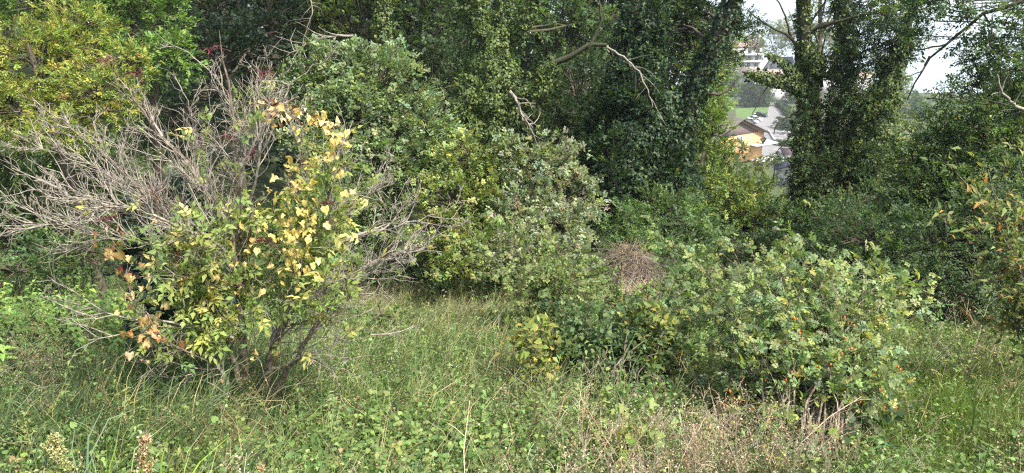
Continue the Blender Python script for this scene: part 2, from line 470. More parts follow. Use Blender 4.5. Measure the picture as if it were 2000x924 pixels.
def boxm(m, o, U, V, u0, u1, v0, v1, z0, z1):
    pts = [o + U * u + V * v + A3(0, 0, z) for z in (z0, z1) for u, v in ((u0, v0), (u1, v0), (u1, v1), (u0, v1))]
    m.add(pts, [(0, 3, 2, 1), (4, 5, 6, 7), (0, 1, 5, 4), (1, 2, 6, 5), (2, 3, 7, 6), (3, 0, 4, 7)], (1, 1, 1))
def onebox(name, mat, root, o, U, V, *a):
    m = M(); boxm(m, o, U, V, *a); return m.build(name, mat, root)
def slab(m, a, b, c, d, th):
    n = nrm(np.cross(np.array(b) - a, np.array(d) - a))
    if n[2] < 0: n = -n
    t = [np.array(p, float) for p in (a, b, c, d)]; l = [p - n * th for p in t]
    m.add(t + l, [(0, 1, 2, 3), (7, 6, 5, 4), (0, 4, 5, 1), (1, 5, 6, 2), (2, 6, 7, 3), (3, 7, 4, 0)], (1, 1, 1))
def window(root, o, U, V, u, z, ww, wh, v=0.0, fm=None):
    fr = M()
    for a in ((u - ww / 2 - .07, u - ww / 2, z - wh / 2 - .07, z + wh / 2 + .07), (u + ww / 2, u + ww / 2 + .07, z - wh / 2 - .07, z + wh / 2 + .07),
              (u - ww / 2, u + ww / 2, z - wh / 2 - .07, z - wh / 2), (u - ww / 2, u + ww / 2, z + wh / 2, z + wh / 2 + .07), (u - .03, u + .03, z - wh / 2, z + wh / 2)):
        boxm(fr, o, U, V, a[0], a[1], v - .06, v + .1, a[2], a[3])
    f = fr.build('window', fm or WHITE, root)
    onebox('pane', GLASS, f, o, U, V, u - ww / 2, u + ww / 2, v - .02, v + .05, z - wh / 2, z + wh / 2)
def house(name, label, px, D, yaw, wid, dep, hup, roofh, wallm, roofm, wins=(), over=.5, gable=True, apex=None, ridge_along=False):
    """px = point on the eaves line of the front wall; hup unused height above ground is measured"""
    o = P(*px, D); U, V = frame2(yaw)
    gz = float(hgt(o[0], o[1])) - o[2] - 1.0
    root = thing(name, label, 'house', (o[0], o[1], gz + o[2] + 1))
    ap = 0 if apex is None else apex
    u0, u1 = -wid / 2, wid / 2
    wm = M(); boxm(wm, o, U, V, u0, u1, 0, dep, gz, 0)
    q = lambda u, v, z: o + U * u + V * v + A3(0, 0, z)
    if not ridge_along:
        for v in (0.02, dep - .02):
            wm.add([q(u0, v, 0), q(u1, v, 0), q(ap, v, roofh), q(ap, v, roofh)], [(0, 1, 2, 3)], (1, 1, 1))
    else:
        for u in (u0 + .02, u1 - .02):
            wm.add([q(u, 0, 0), q(u, dep, 0), q(u, dep / 2, roofh), q(u, dep / 2, roofh)], [(0, 1, 2, 3)], (1, 1, 1))
    wm.build('wall', wallm, root)
    rm = M()
    if not ridge_along:
        sl0, sl1 = roofh / (ap - u0), roofh / (u1 - ap)
        slab(rm, q(u0 - over, -over, -over * sl0 + .2), q(ap, -over, roofh + .2), q(ap, dep + over, roofh + .2), q(u0 - over, dep + over, -over * sl0 + .2), .18)
        slab(rm, q(ap, -over, roofh + .2), q(u1 + over, -over, -over * sl1 + .2), q(u1 + over, dep + over, -over * sl1 + .2), q(ap, dep + over, roofh + .2), .18)
    else:
        sp = roofh / (dep / 2)
        slab(rm, q(u0 - over, -over, -over * sp + .2), q(u1 + over, -over, -over * sp + .2), q(u1 + over, dep / 2, roofh + .2), q(u0 - over, dep / 2, roofh + .2), .18)
        slab(rm, q(u0 - over, dep / 2, roofh + .2), q(u1 + over, dep / 2, roofh + .2), q(u1 + over, dep + over, -over * sp + .2), q(u0 - over, dep + over, -over * sp + .2), .18)
    rm.build('roof', roofm, root)
    for (u, z, ww, wh) in wins: window(root, o, U, V, u, z, ww, wh)
    return root, o, U, V
r32 = math.radians(32)
h1, o, U, V = house('gabled_house', 'orange rendered house with dark clad gable seen below the trees', C1(140, 338), 140, r32, 14, 11, 0, 3.1, ORANGE, DKROOF, [(.55, -.9, .75, 1.15)], over=.9)
gm = M()
q = lambda u, v, z: o + U * u + V * v + A3(0, 0, z)
gm.add([q(-6.4, -.06, .12), q(5.6, -.06, .12), q(0, -.06, 2.75), q(0, -.06, 2.75), q(-6.4, .0, .12), q(5.6, .0, .12), q(0, .0, 2.75), q(0, .0, 2.75)], [(0, 1, 2, 3), (0, 4, 5, 1), (1, 5, 6, 2), (2, 6, 4, 0)], (1, 1, 1))
gm.build('gable_cladding', CLAD, h1)
bm_ = M(); boxm(bm_, o, U, V, 3.4, 9.5, -1.6, 2.5, -2.35, -2.1); bm_.build('terrace_slab', WHITE, h1)
bm_ = M(); boxm(bm_, o, U, V, 3.2, 8.2, -2.6, -.05, -5.2, -4.95); bm_.build('balcony', WHITE, h1)
bm_ = M()
for k in range(9): boxm(bm_, o, U, V, 3.25 + k * .6, 3.29 + k * .6, -2.58, -2.54, -4.95, -4.1)
boxm(bm_, o, U, V, 3.2, 8.2, -2.6, -2.52, -4.1, -4.04); bm_.build('railing', METAL, h1)
pt = thing('potted_plant', 'dark round potted plant on the terrace of the orange house', 'plant', q(5.8, -1.0, -2.1))
mm = M(); tubes(mm, [q(5.8, -1, -2.1), q(5.8, -1, -1.7)], [.18, .24], 8); mm.build('pot', CLAD, pt)
mm = M(); n = 160; d = nrm(rv(n)); put(mm, SPR['single'], q(5.8, -1, -1.25) + d * .45 * rng.random((n, 1)) ** .4, d + rv(n) * .4, rv(n), .22, (.02, .03, .015)); mm.build('foliage', LEAF, pt, 'stuff')

h2, o, U, V = house('gabled_house', 'white rendered house with grey verge and louvred window beside the ivy tree', C1(960, 775), 108, math.radians(-20), 8.4, 2.4, 0, 1.7, WHITE, SLATE, [(-2.6, -.3, .8, .75)], over=.45)
cm = thing('pergola', 'pale ribbed lean-to roof just behind the white house with louvred window', 'shelter', P(*C1(700, 620), 116))
o = P(*C1(735, 560), 116); U, V = frame2(math.radians(-8))
mm = M(); slab(mm, o - U * 1.0 - V * 1.2, o + U * 1.2 - V * 1.2, o + U * 1.2 + V * 2.2 + A3(0, 0, .5), o - U * 1.0 + V * 2.2 + A3(0, 0, .5), .06); mm.build('roof_sheet', METAL, cm)
for k in range(8):
    a = o - V * (1.1 - k * .42) + A3(0, 0, .05 + .147 * (k * .42) )
    mm = M(); boxm(mm, a, U, V, -1.0, 1.2, -.07, .07, 0, .09); mm.build('batten', CLAD, cm)
for u, v in ((-.9, -1.1), (1.1, -1.1), (-.9, 2.1), (1.1, 2.1)):
    mm = M(); boxm(mm, o, U, V, u - .06, u + .06, v - .06, v + .06, float(hgt(o[0], o[1])) - o[2] - .5, -.08); mm.build('post', METAL, cm)
house('slate_roof_house', 'white house with steep blue slate roof behind the mossy limb', C2(720, 440), 368, math.radians(20), 12, 10, 0, 6.5, WHITE, SLATE, [(-4, -1.5, 1.2, 1.4)], ridge_along=True)
h4, o, U, V = house('apartment_house', 'white apartment house with dark windows and balconies near the lake', C2(235, 130), 366, math.radians(14), 17, 10, 0, 2.2, WHITE, TILE,
                    [(u, z, 1.8, 1.7) for u in (-6, -2, 2, 6) for z in (-2.2, -5.4, -8.4)], ridge_along=True)
for z in (-3.9, -7.1):
    onebox('balcony', WHITE, h4, o, U, V, -3.5, 8.5, -1.5, -.02, z - .2, z + .7)
house('low_house', 'low house with weathered brown tiled roof below the apartment house', C2(430, 500), 340, math.radians(-18), 20, 9, 0, 3.0, WHITE, TILE, [], ridge_along=True)
house('plain_house', 'plain white walled house with brown roof beside the dark spruce', C2(640, 610), 318, math.radians(10), 9, 8, 0, 2.0, WHITE, TILE, [(2.0, -1.6, 1.1, 1.1), (-2.6, -3.2, 1.1, 1.1)], ridge_along=True)
house('pink_house', 'small pink house with three dark windows glimpsed between the ivy stems', C3(395, 470), 320, math.radians(28), 9, 8, 0, 2.6, PINK, PTILE, [(-2.2, -1.6, 1, 1.4), (.1, -1.6, 1, 1.4), (2.4, -1.6, 1, 1.4)], ridge_along=True)
house('white_house', 'bright white house wall right behind the pink house', C3(480, 320), 352, math.radians(5), 12, 8, 0, 2.0, WHITE, PTILE, [(-3, -2, 1.2, 1.5), (2, -2, 1.2, 1.5)], ridge_along=True)
house('white_house', 'white house with pale roof peeping between the two upright ivy stems', C3(95, 290), 345, math.radians(-10), 6, 6, 0, 1.8, WHITE, METAL, [], ridge_along=True)

def sheet(name, pxs, mat, label, up=.08, kind='structure', fn=C1):
    pts = [G(*fn(*p)) for p in pxs]
    c = np.mean(pts, axis=0); m = M(); k = len(pts)
    allp = [c] + pts
    allp = [A3(p[0], p[1], float(hgt(p[0], p[1])) + up) for p in allp]
    q = []
    for i in range(0, k, 2):
        q.append((0, 1 + i, 1 + (i + 1) % k, 1 + (i + 2) % k))
    m.add(allp, q, (1, 1, 1))
    return tag(m.build(name, mat), label, None, None, kind)
sheet('lawn', [(100, 130), (100, 20), (320, 5), (520, -10), (490, 60), (400, 90), (300, 130), (200, 150)], LAWN, 'bright green lawn beside the parked cars')
sheet('road', [(515, -60), (600, -60), (660, 20), (700, 120), (590, 200), (560, 290), (600, 440), (500, 470), (390, 420), (330, 200), (380, 130), (480, 100)], ASPH, 'pale asphalt lane past the parked cars', .10)
sheet('forecourt', [(500, 470), (600, 440), (760, 470), (850, 560), (760, 620), (520, 620), (400, 560), (390, 420)], ASPH, 'pale paved forecourt beside the orange house', .06)
sheet('parking_area', [(585, 270), (740, 290), (840, 330), (840, 460), (700, 440), (580, 420), (560, 380), (560, 320)], ASPH, 'small parking bays behind the hedge', .14)
for (a, b) in (((640, 330), (690, 290)), ((560, 325), (620, 340)), ((690, 350), (740, 300))):
    p, q2 = G(*C1(*a)), G(*C1(*b)); U = nrm(q2 - p); W = nrm(np.cross(U, A3(0, 0, 1))) * .09; z = A3(0, 0, .3)
    m = M(); m.add([p - W + z, p + W + z, q2 + W + z, q2 - W + z], [(0, 1, 2, 3)], (1, 1, 1)); tag(m.build('bay_marking', WHITE), 'white painted line of a parking bay', None, None, 'structure')
m = M(); kp = [G(*C1(*a)) + A3(0, 0, .25) for a in ((490, 285), (530, 340), (560, 390), (600, 440))]
tubes(m, resample(kp, 8), np.full(8, .3), 4); tag(m.build('low_wall', METAL), 'low pale wall between the lane and the parking bays', 'wall')

BLACKP = noise_mat('paint_black', (.012, .012, .014), (.018, .018, .02), 5, .25, spec=.6)
WHITEP = noise_mat('paint_white', (.72, .73, .74), (.78, .78, .79), 5, .25, spec=.6)
RUBBER = noise_mat('rubber', (.015, .015, .015), (.03, .03, .03), 5, .8)
def car(label, px, yaw, paint):
    g = G(*px); U, V = frame2(yaw)
    o = A3(g[0], g[1], float(hgt(g[0], g[1])) + .12)
    root = thing('parked_car', label, 'car', o, 'cars parked on the lane')
    def prof(name, mat, pts, hw, hw_top=None):
        m = M(); k = len(pts); zz = np.array([p[1] for p in pts]); top = zz.max(); bot = zz.min()
        wv = [hw if hw_top is None else hw + (hw_top - hw) * (p[1] - bot) / (top - bot) for p in pts]
        L = [o + U * p[0] + V * wv[i] + A3(0, 0, p[1]) for i, p in enumerate(pts)]; R = [o + U * p[0] - V * wv[i] + A3(0, 0, p[1]) for i, p in enumerate(pts)]
        qs = [(i, (i + 1) % k, k + (i + 1) % k, k + i) for i in range(k)]
        for i in range(1, k - 2, 2):
            qs += [(0, i, i + 1, min(i + 2, k - 1)), (k, k + min(i + 2, k - 1), k + i + 1, k + i)]
        m.add(L + R, qs, (1, 1, 1)); return m.build(name, mat, root)
    prof('body', paint, [(-2.1, .35), (-2.12, .72), (-1.95, .92), (-.6, .98), (.9, .97), (1.95, .78), (2.12, .55), (2.08, .3)], .86)
    prof('window', GLASS, [(-1.85, .93), (-1.35, 1.38), (.25, 1.40), (1.05, .96)], .80, .62)
    m = M(); q_ = lambda u, v, z: o + U * u + V * v + A3(0, 0, z)
    slab(m, q_(-1.35, -.6, 1.44), q_(.25, -.6, 1.46), q_(.25, .6, 1.46), q_(-1.35, .6, 1.44), .07); m.build('roof', paint, root)
    for u in (-1.3, 1.3):
        for v in (-.78, .78):
            m = M(); tubes(m, [q_(u, v - .11, .32), q_(u, v + .11, .32)], [.32, .32], 12)
            tubes(m, [q_(u, v - .115, .32), q_(u, v - .10, .32)], [.31, .01], 12); tubes(m, [q_(u, v + .10, .32), q_(u, v + .115, .32)], [.01, .31], 12)
            m.build('wheel', RUBBER, root)
    for v in (-.6, .6):
        m = M(); boxm(m, o, U, V, 2.06, 2.13, v - .18, v + .18, .58, .72); m.build('headlight', METAL, root)
car('black parked car, topmost of the three on the lane', C1(405, 118), math.radians(-40), BLACKP)
car('white parked car beside the black car', C1(335, 165), math.radians(-40), WHITEP)
car('white parked car nearest the roof of the orange house', C1(285, 195), math.radians(-40), WHITEP)
# overhead wires in front of the orange house
WIRE = noise_mat('wire', (.02, .02, .02), (.03, .03, .03), 5, .6)
for k, (y0, y1) in enumerate(((285, 405), (370, 470), (300, 330))):
    a, b = P(*C1(-300, y0 - 70), 118), P(*C1(1250, y1 + 40), 150); t = np.linspace(0, 1, 14)[:, None]
    m = M(); tubes(m, a + (b - a) * t - A3(0, 0, 1) * 2.2 * t * (1 - t), np.full(14, .02), 3)
    tag(m.build('overhead_wire', WIRE), ['upper of the thin dark wires, crossing the gable of the orange house', 'lowest of the thin dark wires, below the window of the orange house', 'middle one of the thin dark wires before the orange house'][k], 'wire', 'wires in front of the orange house')
# hedges and town greenery
PT_MID = [((.045, .085, .025), 2), ((.07, .12, .03), 2), ((.10, .14, .04), 1)]
PT_DARK = [((.02, .042, .016), 2), ((.035, .06, .02), 2)]
PT_YEL = [((.15, .18, .035), 2), ((.22, .22, .05), 1), ((.10, .15, .03), 2)]
def bush(name, label, px, D, rx, ry, pal, leaf, cat='bush', tmpl='tuft', fn=C1, **kw):
    x, y = fn(*px); return tree(name, label, cat, [(x, y, D, rx, ry)], leaf, tmpl, pal, tr=.1, **kw)
def hedge(label, pxs, w_, h_, pal):
    pts = [G(*C1(*p)) for p in pxs]; o = pts[0]
    root = thing('hedge', label, 'hedge', o); m = M(); tw = M()
    line = resample(pts, 30)
    n = int(300 * np.linalg.norm(pts[-1] - pts[0]) / 8); i = rng.integers(0, 30, n)
    off = rng.uniform(-1, 1, (n, 3)); off[:, 2] = rng.random(n)
    k = np.argmax(np.abs(off * A3(1, 1, 1.2)), 1); off[np.arange(n), k] = np.where(off[np.arange(n), k] > 0, 1, np.where(k == 2, 1, -1))
    pos = line[i] + off * A3(w_ / 2 + .15, w_ / 2 + .15, h_)
    put(m, SPR['tuft'], pos, nrm(off + rv(n) * .5), A3(0, 0, 1) + rv(n) * .4, .7, pick(pal, n))
    for q_ in line[::6]:
        tw = M(); tubes(tw, [q_ - A3(0, 0, .2), q_ + A3(0, 0, h_ * .8)], [.08, .04], 4); tw.build('stem', BARK, root)
    m.build('foliage', LEAF, root, 'stuff')
hedge('clipped dark hedge running along the upper side of the lane', [(620, -20), (670, 20), (720, 80), (740, 110)], 1.6, 1.6, PT_DARK)
hedge('square clipped hedge above the parking bays', [(610, 240), (680, 265), (770, 290)], 2.2, 2.4, PT_DARK)
hedge('low hedge strip at the foot of the parking bays', [(590, 450), (700, 470), (800, 480)], 1.0, .8, PT_MID)
bush('round_bush', 'round green bush in front of the ribbed lean-to roof', (585, 640), 112, 15, 13, PT_MID, .3)
bush('round_bush', 'dark green bush below the parking bays', (760, 400), 165, 14, 10, PT_DARK, .35)
bush('round_bush', 'dark bush by the lane, above the square clipped hedge', (790, 180), 215, 14, 22, PT_DARK, .4)
bush('leafy_bush', 'bright yellow green bush at the foot of the orange house', (150, 530), 125, 20, 17, PT_YEL, .28)
bush('leafy_bush', 'pale green shrub under the balcony of the orange house', (430, 680), 118, 20, 14, PT_YEL, .28)
tree('broad_tree', 'tall dense green tree by the lawn behind the parked cars', 'tree', [(1474, 190, 292, 34, 38), (1470, 175, 294, 26, 28), (1490, 200, 290, 18, 26)], .42, 'tuft', [((.06, .10, .035), 2), ((.10, .14, .05), 2), ((.04, .07, .025), 1)], tr=.35)
tree('conifer_hedge', 'dark green thick bushes at the foot of the tall tree by the lawn', 'bush', [(1462, 205, 284, 20, 12), (1488, 208, 284, 16, 12)], .42, 'tuft', PT_DARK, tr=.3)
def conifer(label, px, D, h, r):
    b = P(*px, D); b = A3(b[0], b[1], b[2]); root = thing('spruce_tree', label, 'tree', b)
    tw = M(); tubes(tw, [b, b + A3(0, 0, h)], [.22, .03], 6); tw.build('trunk', BARK, root)
    m = M()
    for k in range(17):
        z = h * (.08 + .9 * k / 17); rr = r * (1 - .92 * k / 17)
        n = 10
        for a in rng.uniform(0, 6.28, n):
            d = A3(math.cos(a), math.sin(a), -.25); t = np.linspace(.15, 1, 7)[:, None]
            put(m, SPR['lance'], b + A3(0, 0, z) + d * rr * t, d + rv(7) * .35, A3(0, 0, 1) + rv(7) * .2, .9 * rr / r + .4, pick(PT_DARK, 7))
    m.build('crown', LEAF, root, 'stuff')
conifer('dark spruce standing beside the plain white walled house', C2(735, 870), 305, 11.5, 3.6)
tree('broad_tree', 'tall yellow green tree above the slate roof by the lake', 'tree', [(1505, 78, 372, 42, 34), (1545, 62, 372, 40, 30), (1590, 82, 370, 40, 45), (1470, 95, 370, 30, 28), (1618, 110, 366, 24, 50)], .62, 'tuft',
     [((.17, .20, .06), 2), ((.13, .17, .05), 2), ((.22, .22, .09), 1)], tr=.4, dens=.7)
for k, (x, y, D, rx, ry) in enumerate([(1400, 150, 250, 40, 60), (1655, 215, 230, 30, 30), (1720, 165, 358, 60, 30), (1700, 210, 270, 40, 26), (1760, 215, 240, 60, 40), (1445, 150, 350, 22, 18), (1550, 230, 190, 18, 16), (1585, 290, 150, 40, 40)]):
    tree('broad_tree', ['mid green tree beyond the orange house, left of the lane', 'green garden tree below the pink house', 'distant green tree on the lake shore, right of the ivy tree', 'yellowish garden tree right of the pink house',
          'broad dark garden tree far down the slope at right', 'small tree in front of the white apartment house', 'small green tree right of the square clipped hedge', 'green tree behind the ivy tree at the foot of the parking bays'][k],
         'tree', [(x, y, D, rx, ry), (x + rx * .4, y + ry * .3, D - 3, rx * .7, ry * .7)], .6, 'tuft', [PT_MID, PT_MID, PT_YEL, PT_YEL, PT_MID, PT_YEL, PT_MID, PT_MID][k], tr=.3, dens=.6)

# ------------------------------------------------------------------ trees of the wood edge
IVYP = [((.022, .045, .022), 3), ((.035, .065, .028), 3), ((.05, .085, .035), 1), ((.08, .11, .035), .4)]
IVYL = [((.055, .09, .026), 3), ((.08, .12, .032), 2), ((.13, .165, .04), 1)]
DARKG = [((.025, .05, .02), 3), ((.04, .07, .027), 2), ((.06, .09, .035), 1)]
MIDG = [((.065, .115, .038), 3), ((.09, .145, .05), 2), ((.12, .175, .06), 1)]
SAGE = [((.17, .23, .12), 3), ((.21, .27, .145), 2), ((.125, .18, .085), 2), ((.25, .29, .155), .7)]
PALE = [((.20, .245, .145), 3), ((.26, .29, .185), 2), ((.15, .20, .10), 2), ((.30, .26, .19), .8)]
YGRN = [((.16, .205, .05), 3), ((.21, .235, .055), 2), ((.12, .17, .045), 2), ((.28, .26, .06), .5)]
YORG = [((.19, .24, .055), 3), ((.26, .285, .065), 3), ((.31, .30, .075), 1), ((.13, .19, .045), 2), ((.26, .16, .07), .25)]

def sleeve(leaf, pal, dens, parts):
    """ivy round limbs; parts = list of (points [(px,py,D)..], radii metres)"""
    def f(root, allp):
        m = M()
        for pts, rad in parts:
            q = resample([P(*t) for t in pts], 16)
            ivy_on(m, q, np.interp(np.linspace(0, 1, 16), np.linspace(0, 1, len(rad)), rad), leaf, pal, dens, seed=rng.uniform(0, 6))
        m.build('ivy', IVY, root, 'stuff')
    return f

# left group
tree('leafy_tree', 'yellow green bushy tree filling the upper left corner', 'tree',
     [(60, 120, 12, 130, 80), (150, 60, 12.5, 90, 50), (190, 190, 11.5, 80, 70), (40, 220, 11.5, 110, 60), (-60, 150, 12, 90, 120), (250, 130, 12, 55, 50), (120, 260, 11, 60, 40)],
     .06, 'lance', YORG, dens=1.25, tr=.1)
tree('leafy_tree', 'bright green tree rising right behind the yellow green one', 'tree',
     [(290, 50, 16, 95, 90), (200, 0, 17, 90, 60), (340, 120, 15, 50, 50), (60, -10, 18, 120, 60), (300, -50, 17, 110, 60)], .075, 'alt', [((.10, .175, .045), 3), ((.13, .21, .055), 2), ((.07, .12, .035), 1)], dens=1.0, tr=.14)
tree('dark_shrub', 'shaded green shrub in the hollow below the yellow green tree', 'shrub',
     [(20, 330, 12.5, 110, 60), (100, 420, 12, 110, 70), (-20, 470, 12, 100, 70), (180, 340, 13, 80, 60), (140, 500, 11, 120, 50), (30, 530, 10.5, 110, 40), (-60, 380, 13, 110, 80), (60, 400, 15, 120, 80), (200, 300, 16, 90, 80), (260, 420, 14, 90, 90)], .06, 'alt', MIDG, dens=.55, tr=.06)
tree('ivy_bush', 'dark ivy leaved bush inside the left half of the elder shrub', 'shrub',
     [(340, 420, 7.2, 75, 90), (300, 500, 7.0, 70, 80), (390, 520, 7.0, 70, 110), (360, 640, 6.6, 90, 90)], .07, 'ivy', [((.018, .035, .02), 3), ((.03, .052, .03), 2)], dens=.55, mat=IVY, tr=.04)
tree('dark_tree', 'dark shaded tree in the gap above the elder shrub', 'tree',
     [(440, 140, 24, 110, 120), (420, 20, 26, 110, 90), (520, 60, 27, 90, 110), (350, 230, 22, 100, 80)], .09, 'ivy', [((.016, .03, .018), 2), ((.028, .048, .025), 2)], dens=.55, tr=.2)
tree('yellow_bush', 'yellow green low bush between the elder top and the round sage tree', 'shrub',
     [(560, 180, 17, 60, 50), (530, 230, 16, 60, 50)], .07, 'alt', [((.10, .13, .03), 2), ((.06, .09, .025), 2)], dens=.8, tr=.06)
tree('ivy_tree', 'ivy covered tree with a slim trunk at the top, right of the dark gap', 'tree',
     [(680, 60, 29, 90, 110), (600, 40, 31, 90, 90), (640, -60, 30, 120, 80)], .11, 'ivy', IVYL, dens=.7, tr=.2, mat=LEAF,
     trunk=[(752, 260, 28), (752, 120, 28), (745, 40, 28.3), (750, -60, 28.5)],
     ivy=sleeve(.10, IVYL, .6, [([(752, 200, 28), (752, 90, 28), (745, -60, 28.3)], [.5, .35, .4])]))
tree('ivy_tree', 'broad dull green tree behind the round sage tree, mid picture top', 'tree',
     [(840, 70, 30, 85, 110), (850, 200, 28, 90, 110), (800, 150, 29, 80, 90), (780, -30, 31, 110, 70), (880, 20, 32, 70, 80)], .11, 'ivy', [((.06, .095, .045), 3), ((.085, .125, .06), 2), ((.04, .07, .03), 2)], dens=.75, tr=.22)
tree('round_tree', 'rounded sage green tree behind the elder shrub', 'tree',
     [(740, 205, 15, 120, 112), (650, 145, 15.5, 85, 58), (825, 275, 14.5, 85, 92), (680, 270, 14.5, 115, 95), (760, 350, 14, 120, 80), (610, 200, 15.5, 60, 70), (860, 330, 14, 55, 50), (700, 400, 13.5, 120, 70)],
     .068, 'tuft', SAGE, dens=1.25, tr=.11)
tree('leafy_shrub', 'yellow tinged shrub in front of the sage tree, left of the silvery shrub', 'shrub',
     [(920, 330, 13, 75, 65), (880, 400, 12.5, 80, 60), (950, 400, 12.5, 70, 60), (860, 470, 12, 70, 50), (930, 480, 11.5, 80, 50), (890, 520, 11, 60, 30)], .056, 'tuft', [((.18, .235, .075), 3), ((.23, .27, .085), 2), ((.13, .18, .055), 2), ((.27, .27, .08), .6)], dens=1.05, tr=.07)
tree('silvery_shrub', 'pale silvery leaved shrub at the centre of the picture', 'shrub',
     [(1050, 318, 13, 90, 60), (1080, 390, 12.5, 98, 66), (1030, 430, 12, 70, 60), (1100, 450, 11.5, 60, 60), (1040, 500, 11, 75, 50), (1110, 330, 13, 35, 25), (1150, 355, 12.6, 26, 12), (1140, 410, 12, 30, 14)],
     .058, 'tuft', PALE, dens=1.05, tr=.07)
# ivy mass with leaning limb
tree('ivy_tree', 'ivy clad tree with a long mossy limb reaching right over the dark gap', 'tree',
     [(985, 20, 25, 90, 80), (920, 60, 26, 55, 80), (1100, 40, 26, 80, 70), (1180, 40, 27, 60, 60)], .085, 'alt', MIDG, dens=.4, tr=.24, bark=MOSSBARK,
     trunk=[(955, 470, 21), (958, 300, 21.5), (965, 150, 22), (975, 60, 22.5), (985, -60, 23)],
     limbs=[(.16, (985, 240, 21.5), (1030, 170, 21.2), (1090, 115, 20.9), (1150, 95, 20.6), (1185, 88, 20.6)), (.05, (975, 90, 22.4), (1010, 70, 22), (1040, 20, 22), (1060, -50, 22)), (.05, (1150, 95, 20.6), (1175, 40, 20.6), (1165, -40, 20.6)),
            (.08, (965, 150, 22), (930, 60, 22), (910, -60, 22))],
     ivy=sleeve(.08, IVYL, 1.0, [([(950, 430, 21), (955, 300, 21.2), (962, 180, 21.6), (970, 60, 22.3)], [.9, 1.05, .85, .45]), ([(1000, 330, 21), (1010, 240, 21), (1040, 180, 21), (1090, 125, 20.9)], [.7, .75, .5, .25]),
                                 ([(900, 360, 20.5), (900, 250, 21), (920, 150, 21.5)], [.5, .7, .4]), ([(985, 70, 22.4), (1015, 60, 22), (1042, 10, 22), (1060, -50, 22)], [.25, .22, .2, .2]), ([(940, 70, 22), (925, 20, 22), (912, -60, 22)], [.35, .4, .35]), ([(972, 60, 22.4), (982, 10, 22.6), (986, -60, 22.8)], [.35, .35, .4])]))
tree('understorey_tree', 'dull green shaded tree between the leaning limb and the tall ivy column', 'tree',
     [(1130, 190, 24, 90, 90), (1060, 260, 23, 70, 90), (1150, 300, 23, 60, 80), (1100, 100, 26, 90, 70), (1090, 360, 20, 60, 40)], .08, 'alt', DARKG, dens=.7, tr=.15)
tree('ivy_tree', 'tall dark ivy column left of the yellow green tree', 'tree', [(1195, 330, 17.2, 55, 90), (1285, 360, 17.2, 50, 80), (1235, 190, 17.8, 55, 70), (1180, 230, 18, 40, 60), (1240, 420, 16.8, 90, 50), (1262, 70, 18.4, 35, 80)], .07, 'ivy', IVYP,
     tr=.3, trunk=[(1240, 430, 18), (1245, 250, 18), (1250, 80, 18.5), (1252, -60, 19)],
     ivy=sleeve(.078, IVYP, .75, [([(1225, 450, 17.5), (1235, 330, 17.7), (1245, 200, 18), (1250, 60, 18.5), (1252, -60, 19)], [.75, 1.0, .8, .6, .65]),
                                  ([(1190, 440, 17.2), (1185, 330, 17.5), (1200, 200, 18), (1205, 120, 18.3)], [.5, .75, .55, .25]), ([(1300, 420, 17.5), (1300, 300, 17.7), (1290, 180, 18)], [.5, .6, .5])]))
tree('ivy_tree', 'dark ivy clad tree leaning right in front of the yellow green tree', 'tree',
     [(1320, 40, 20, 55, 60), (1370, 30, 20, 50, 40), (1310, 340, 17.6, 45, 70)], .065, 'ivy', DARKG, dens=.6, tr=.22,
     trunk=[(1310, 440, 18), (1320, 300, 18), (1350, 190, 18), (1385, 110, 18), (1420, 30, 18), (1450, -60, 18)],
     limbs=[(.055, (1360, 175, 18), (1400, 185, 17.8), (1430, 170, 17.8), (1445, 150, 17.8)), (.08, (1385, 110, 18), (1410, 85, 18), (1440, 30, 18), (1450, -30, 18))],
     ivy=sleeve(.078, IVYP, .75, [([(1290, 430, 17.5), (1310, 320, 17.8), (1335, 220, 18), (1375, 130, 18), (1415, 40, 18), (1450, -60, 18)], [.85, .8, .45, .34, .28, .28]), ([(1340, 430, 18), (1345, 380, 18.2), (1350, 330, 18.3)], [.5, .4, .2])]))
tree('lit_tree', 'sunlit yellow green tree left of the gap to the houses', 'tree',
     [(1380, 170, 24, 46, 70), (1388, 270, 23, 40, 60), (1350, 220, 24, 40, 60), (1380, 100, 31, 60, 60), (1370, 330, 26, 45, 60), (1385, 370, 24, 55, 50)], .08, 'alt', [((.125, .19, .05), 3), ((.16, .22, .055), 2), ((.09, .14, .04), 2)], dens=1.0, tr=.16)
tree('overhanging_tree', 'thin leaved tree top hanging over the houses at the upper edge', 'tree',
     [(1420, 60, 19, 50, 38), (1460, 50, 19, 40, 26), (1360, 100, 19.5, 50, 30), (1440, 105, 19, 30, 20), (1300, 10, 20, 60, 30)], .055, 'fine', DARKG, dens=.65, tr=.06, base=None,
     trunk=[(1350, 300, 20), (1360, 150, 19.5), (1400, 80, 19.2), (1440, 40, 19)])
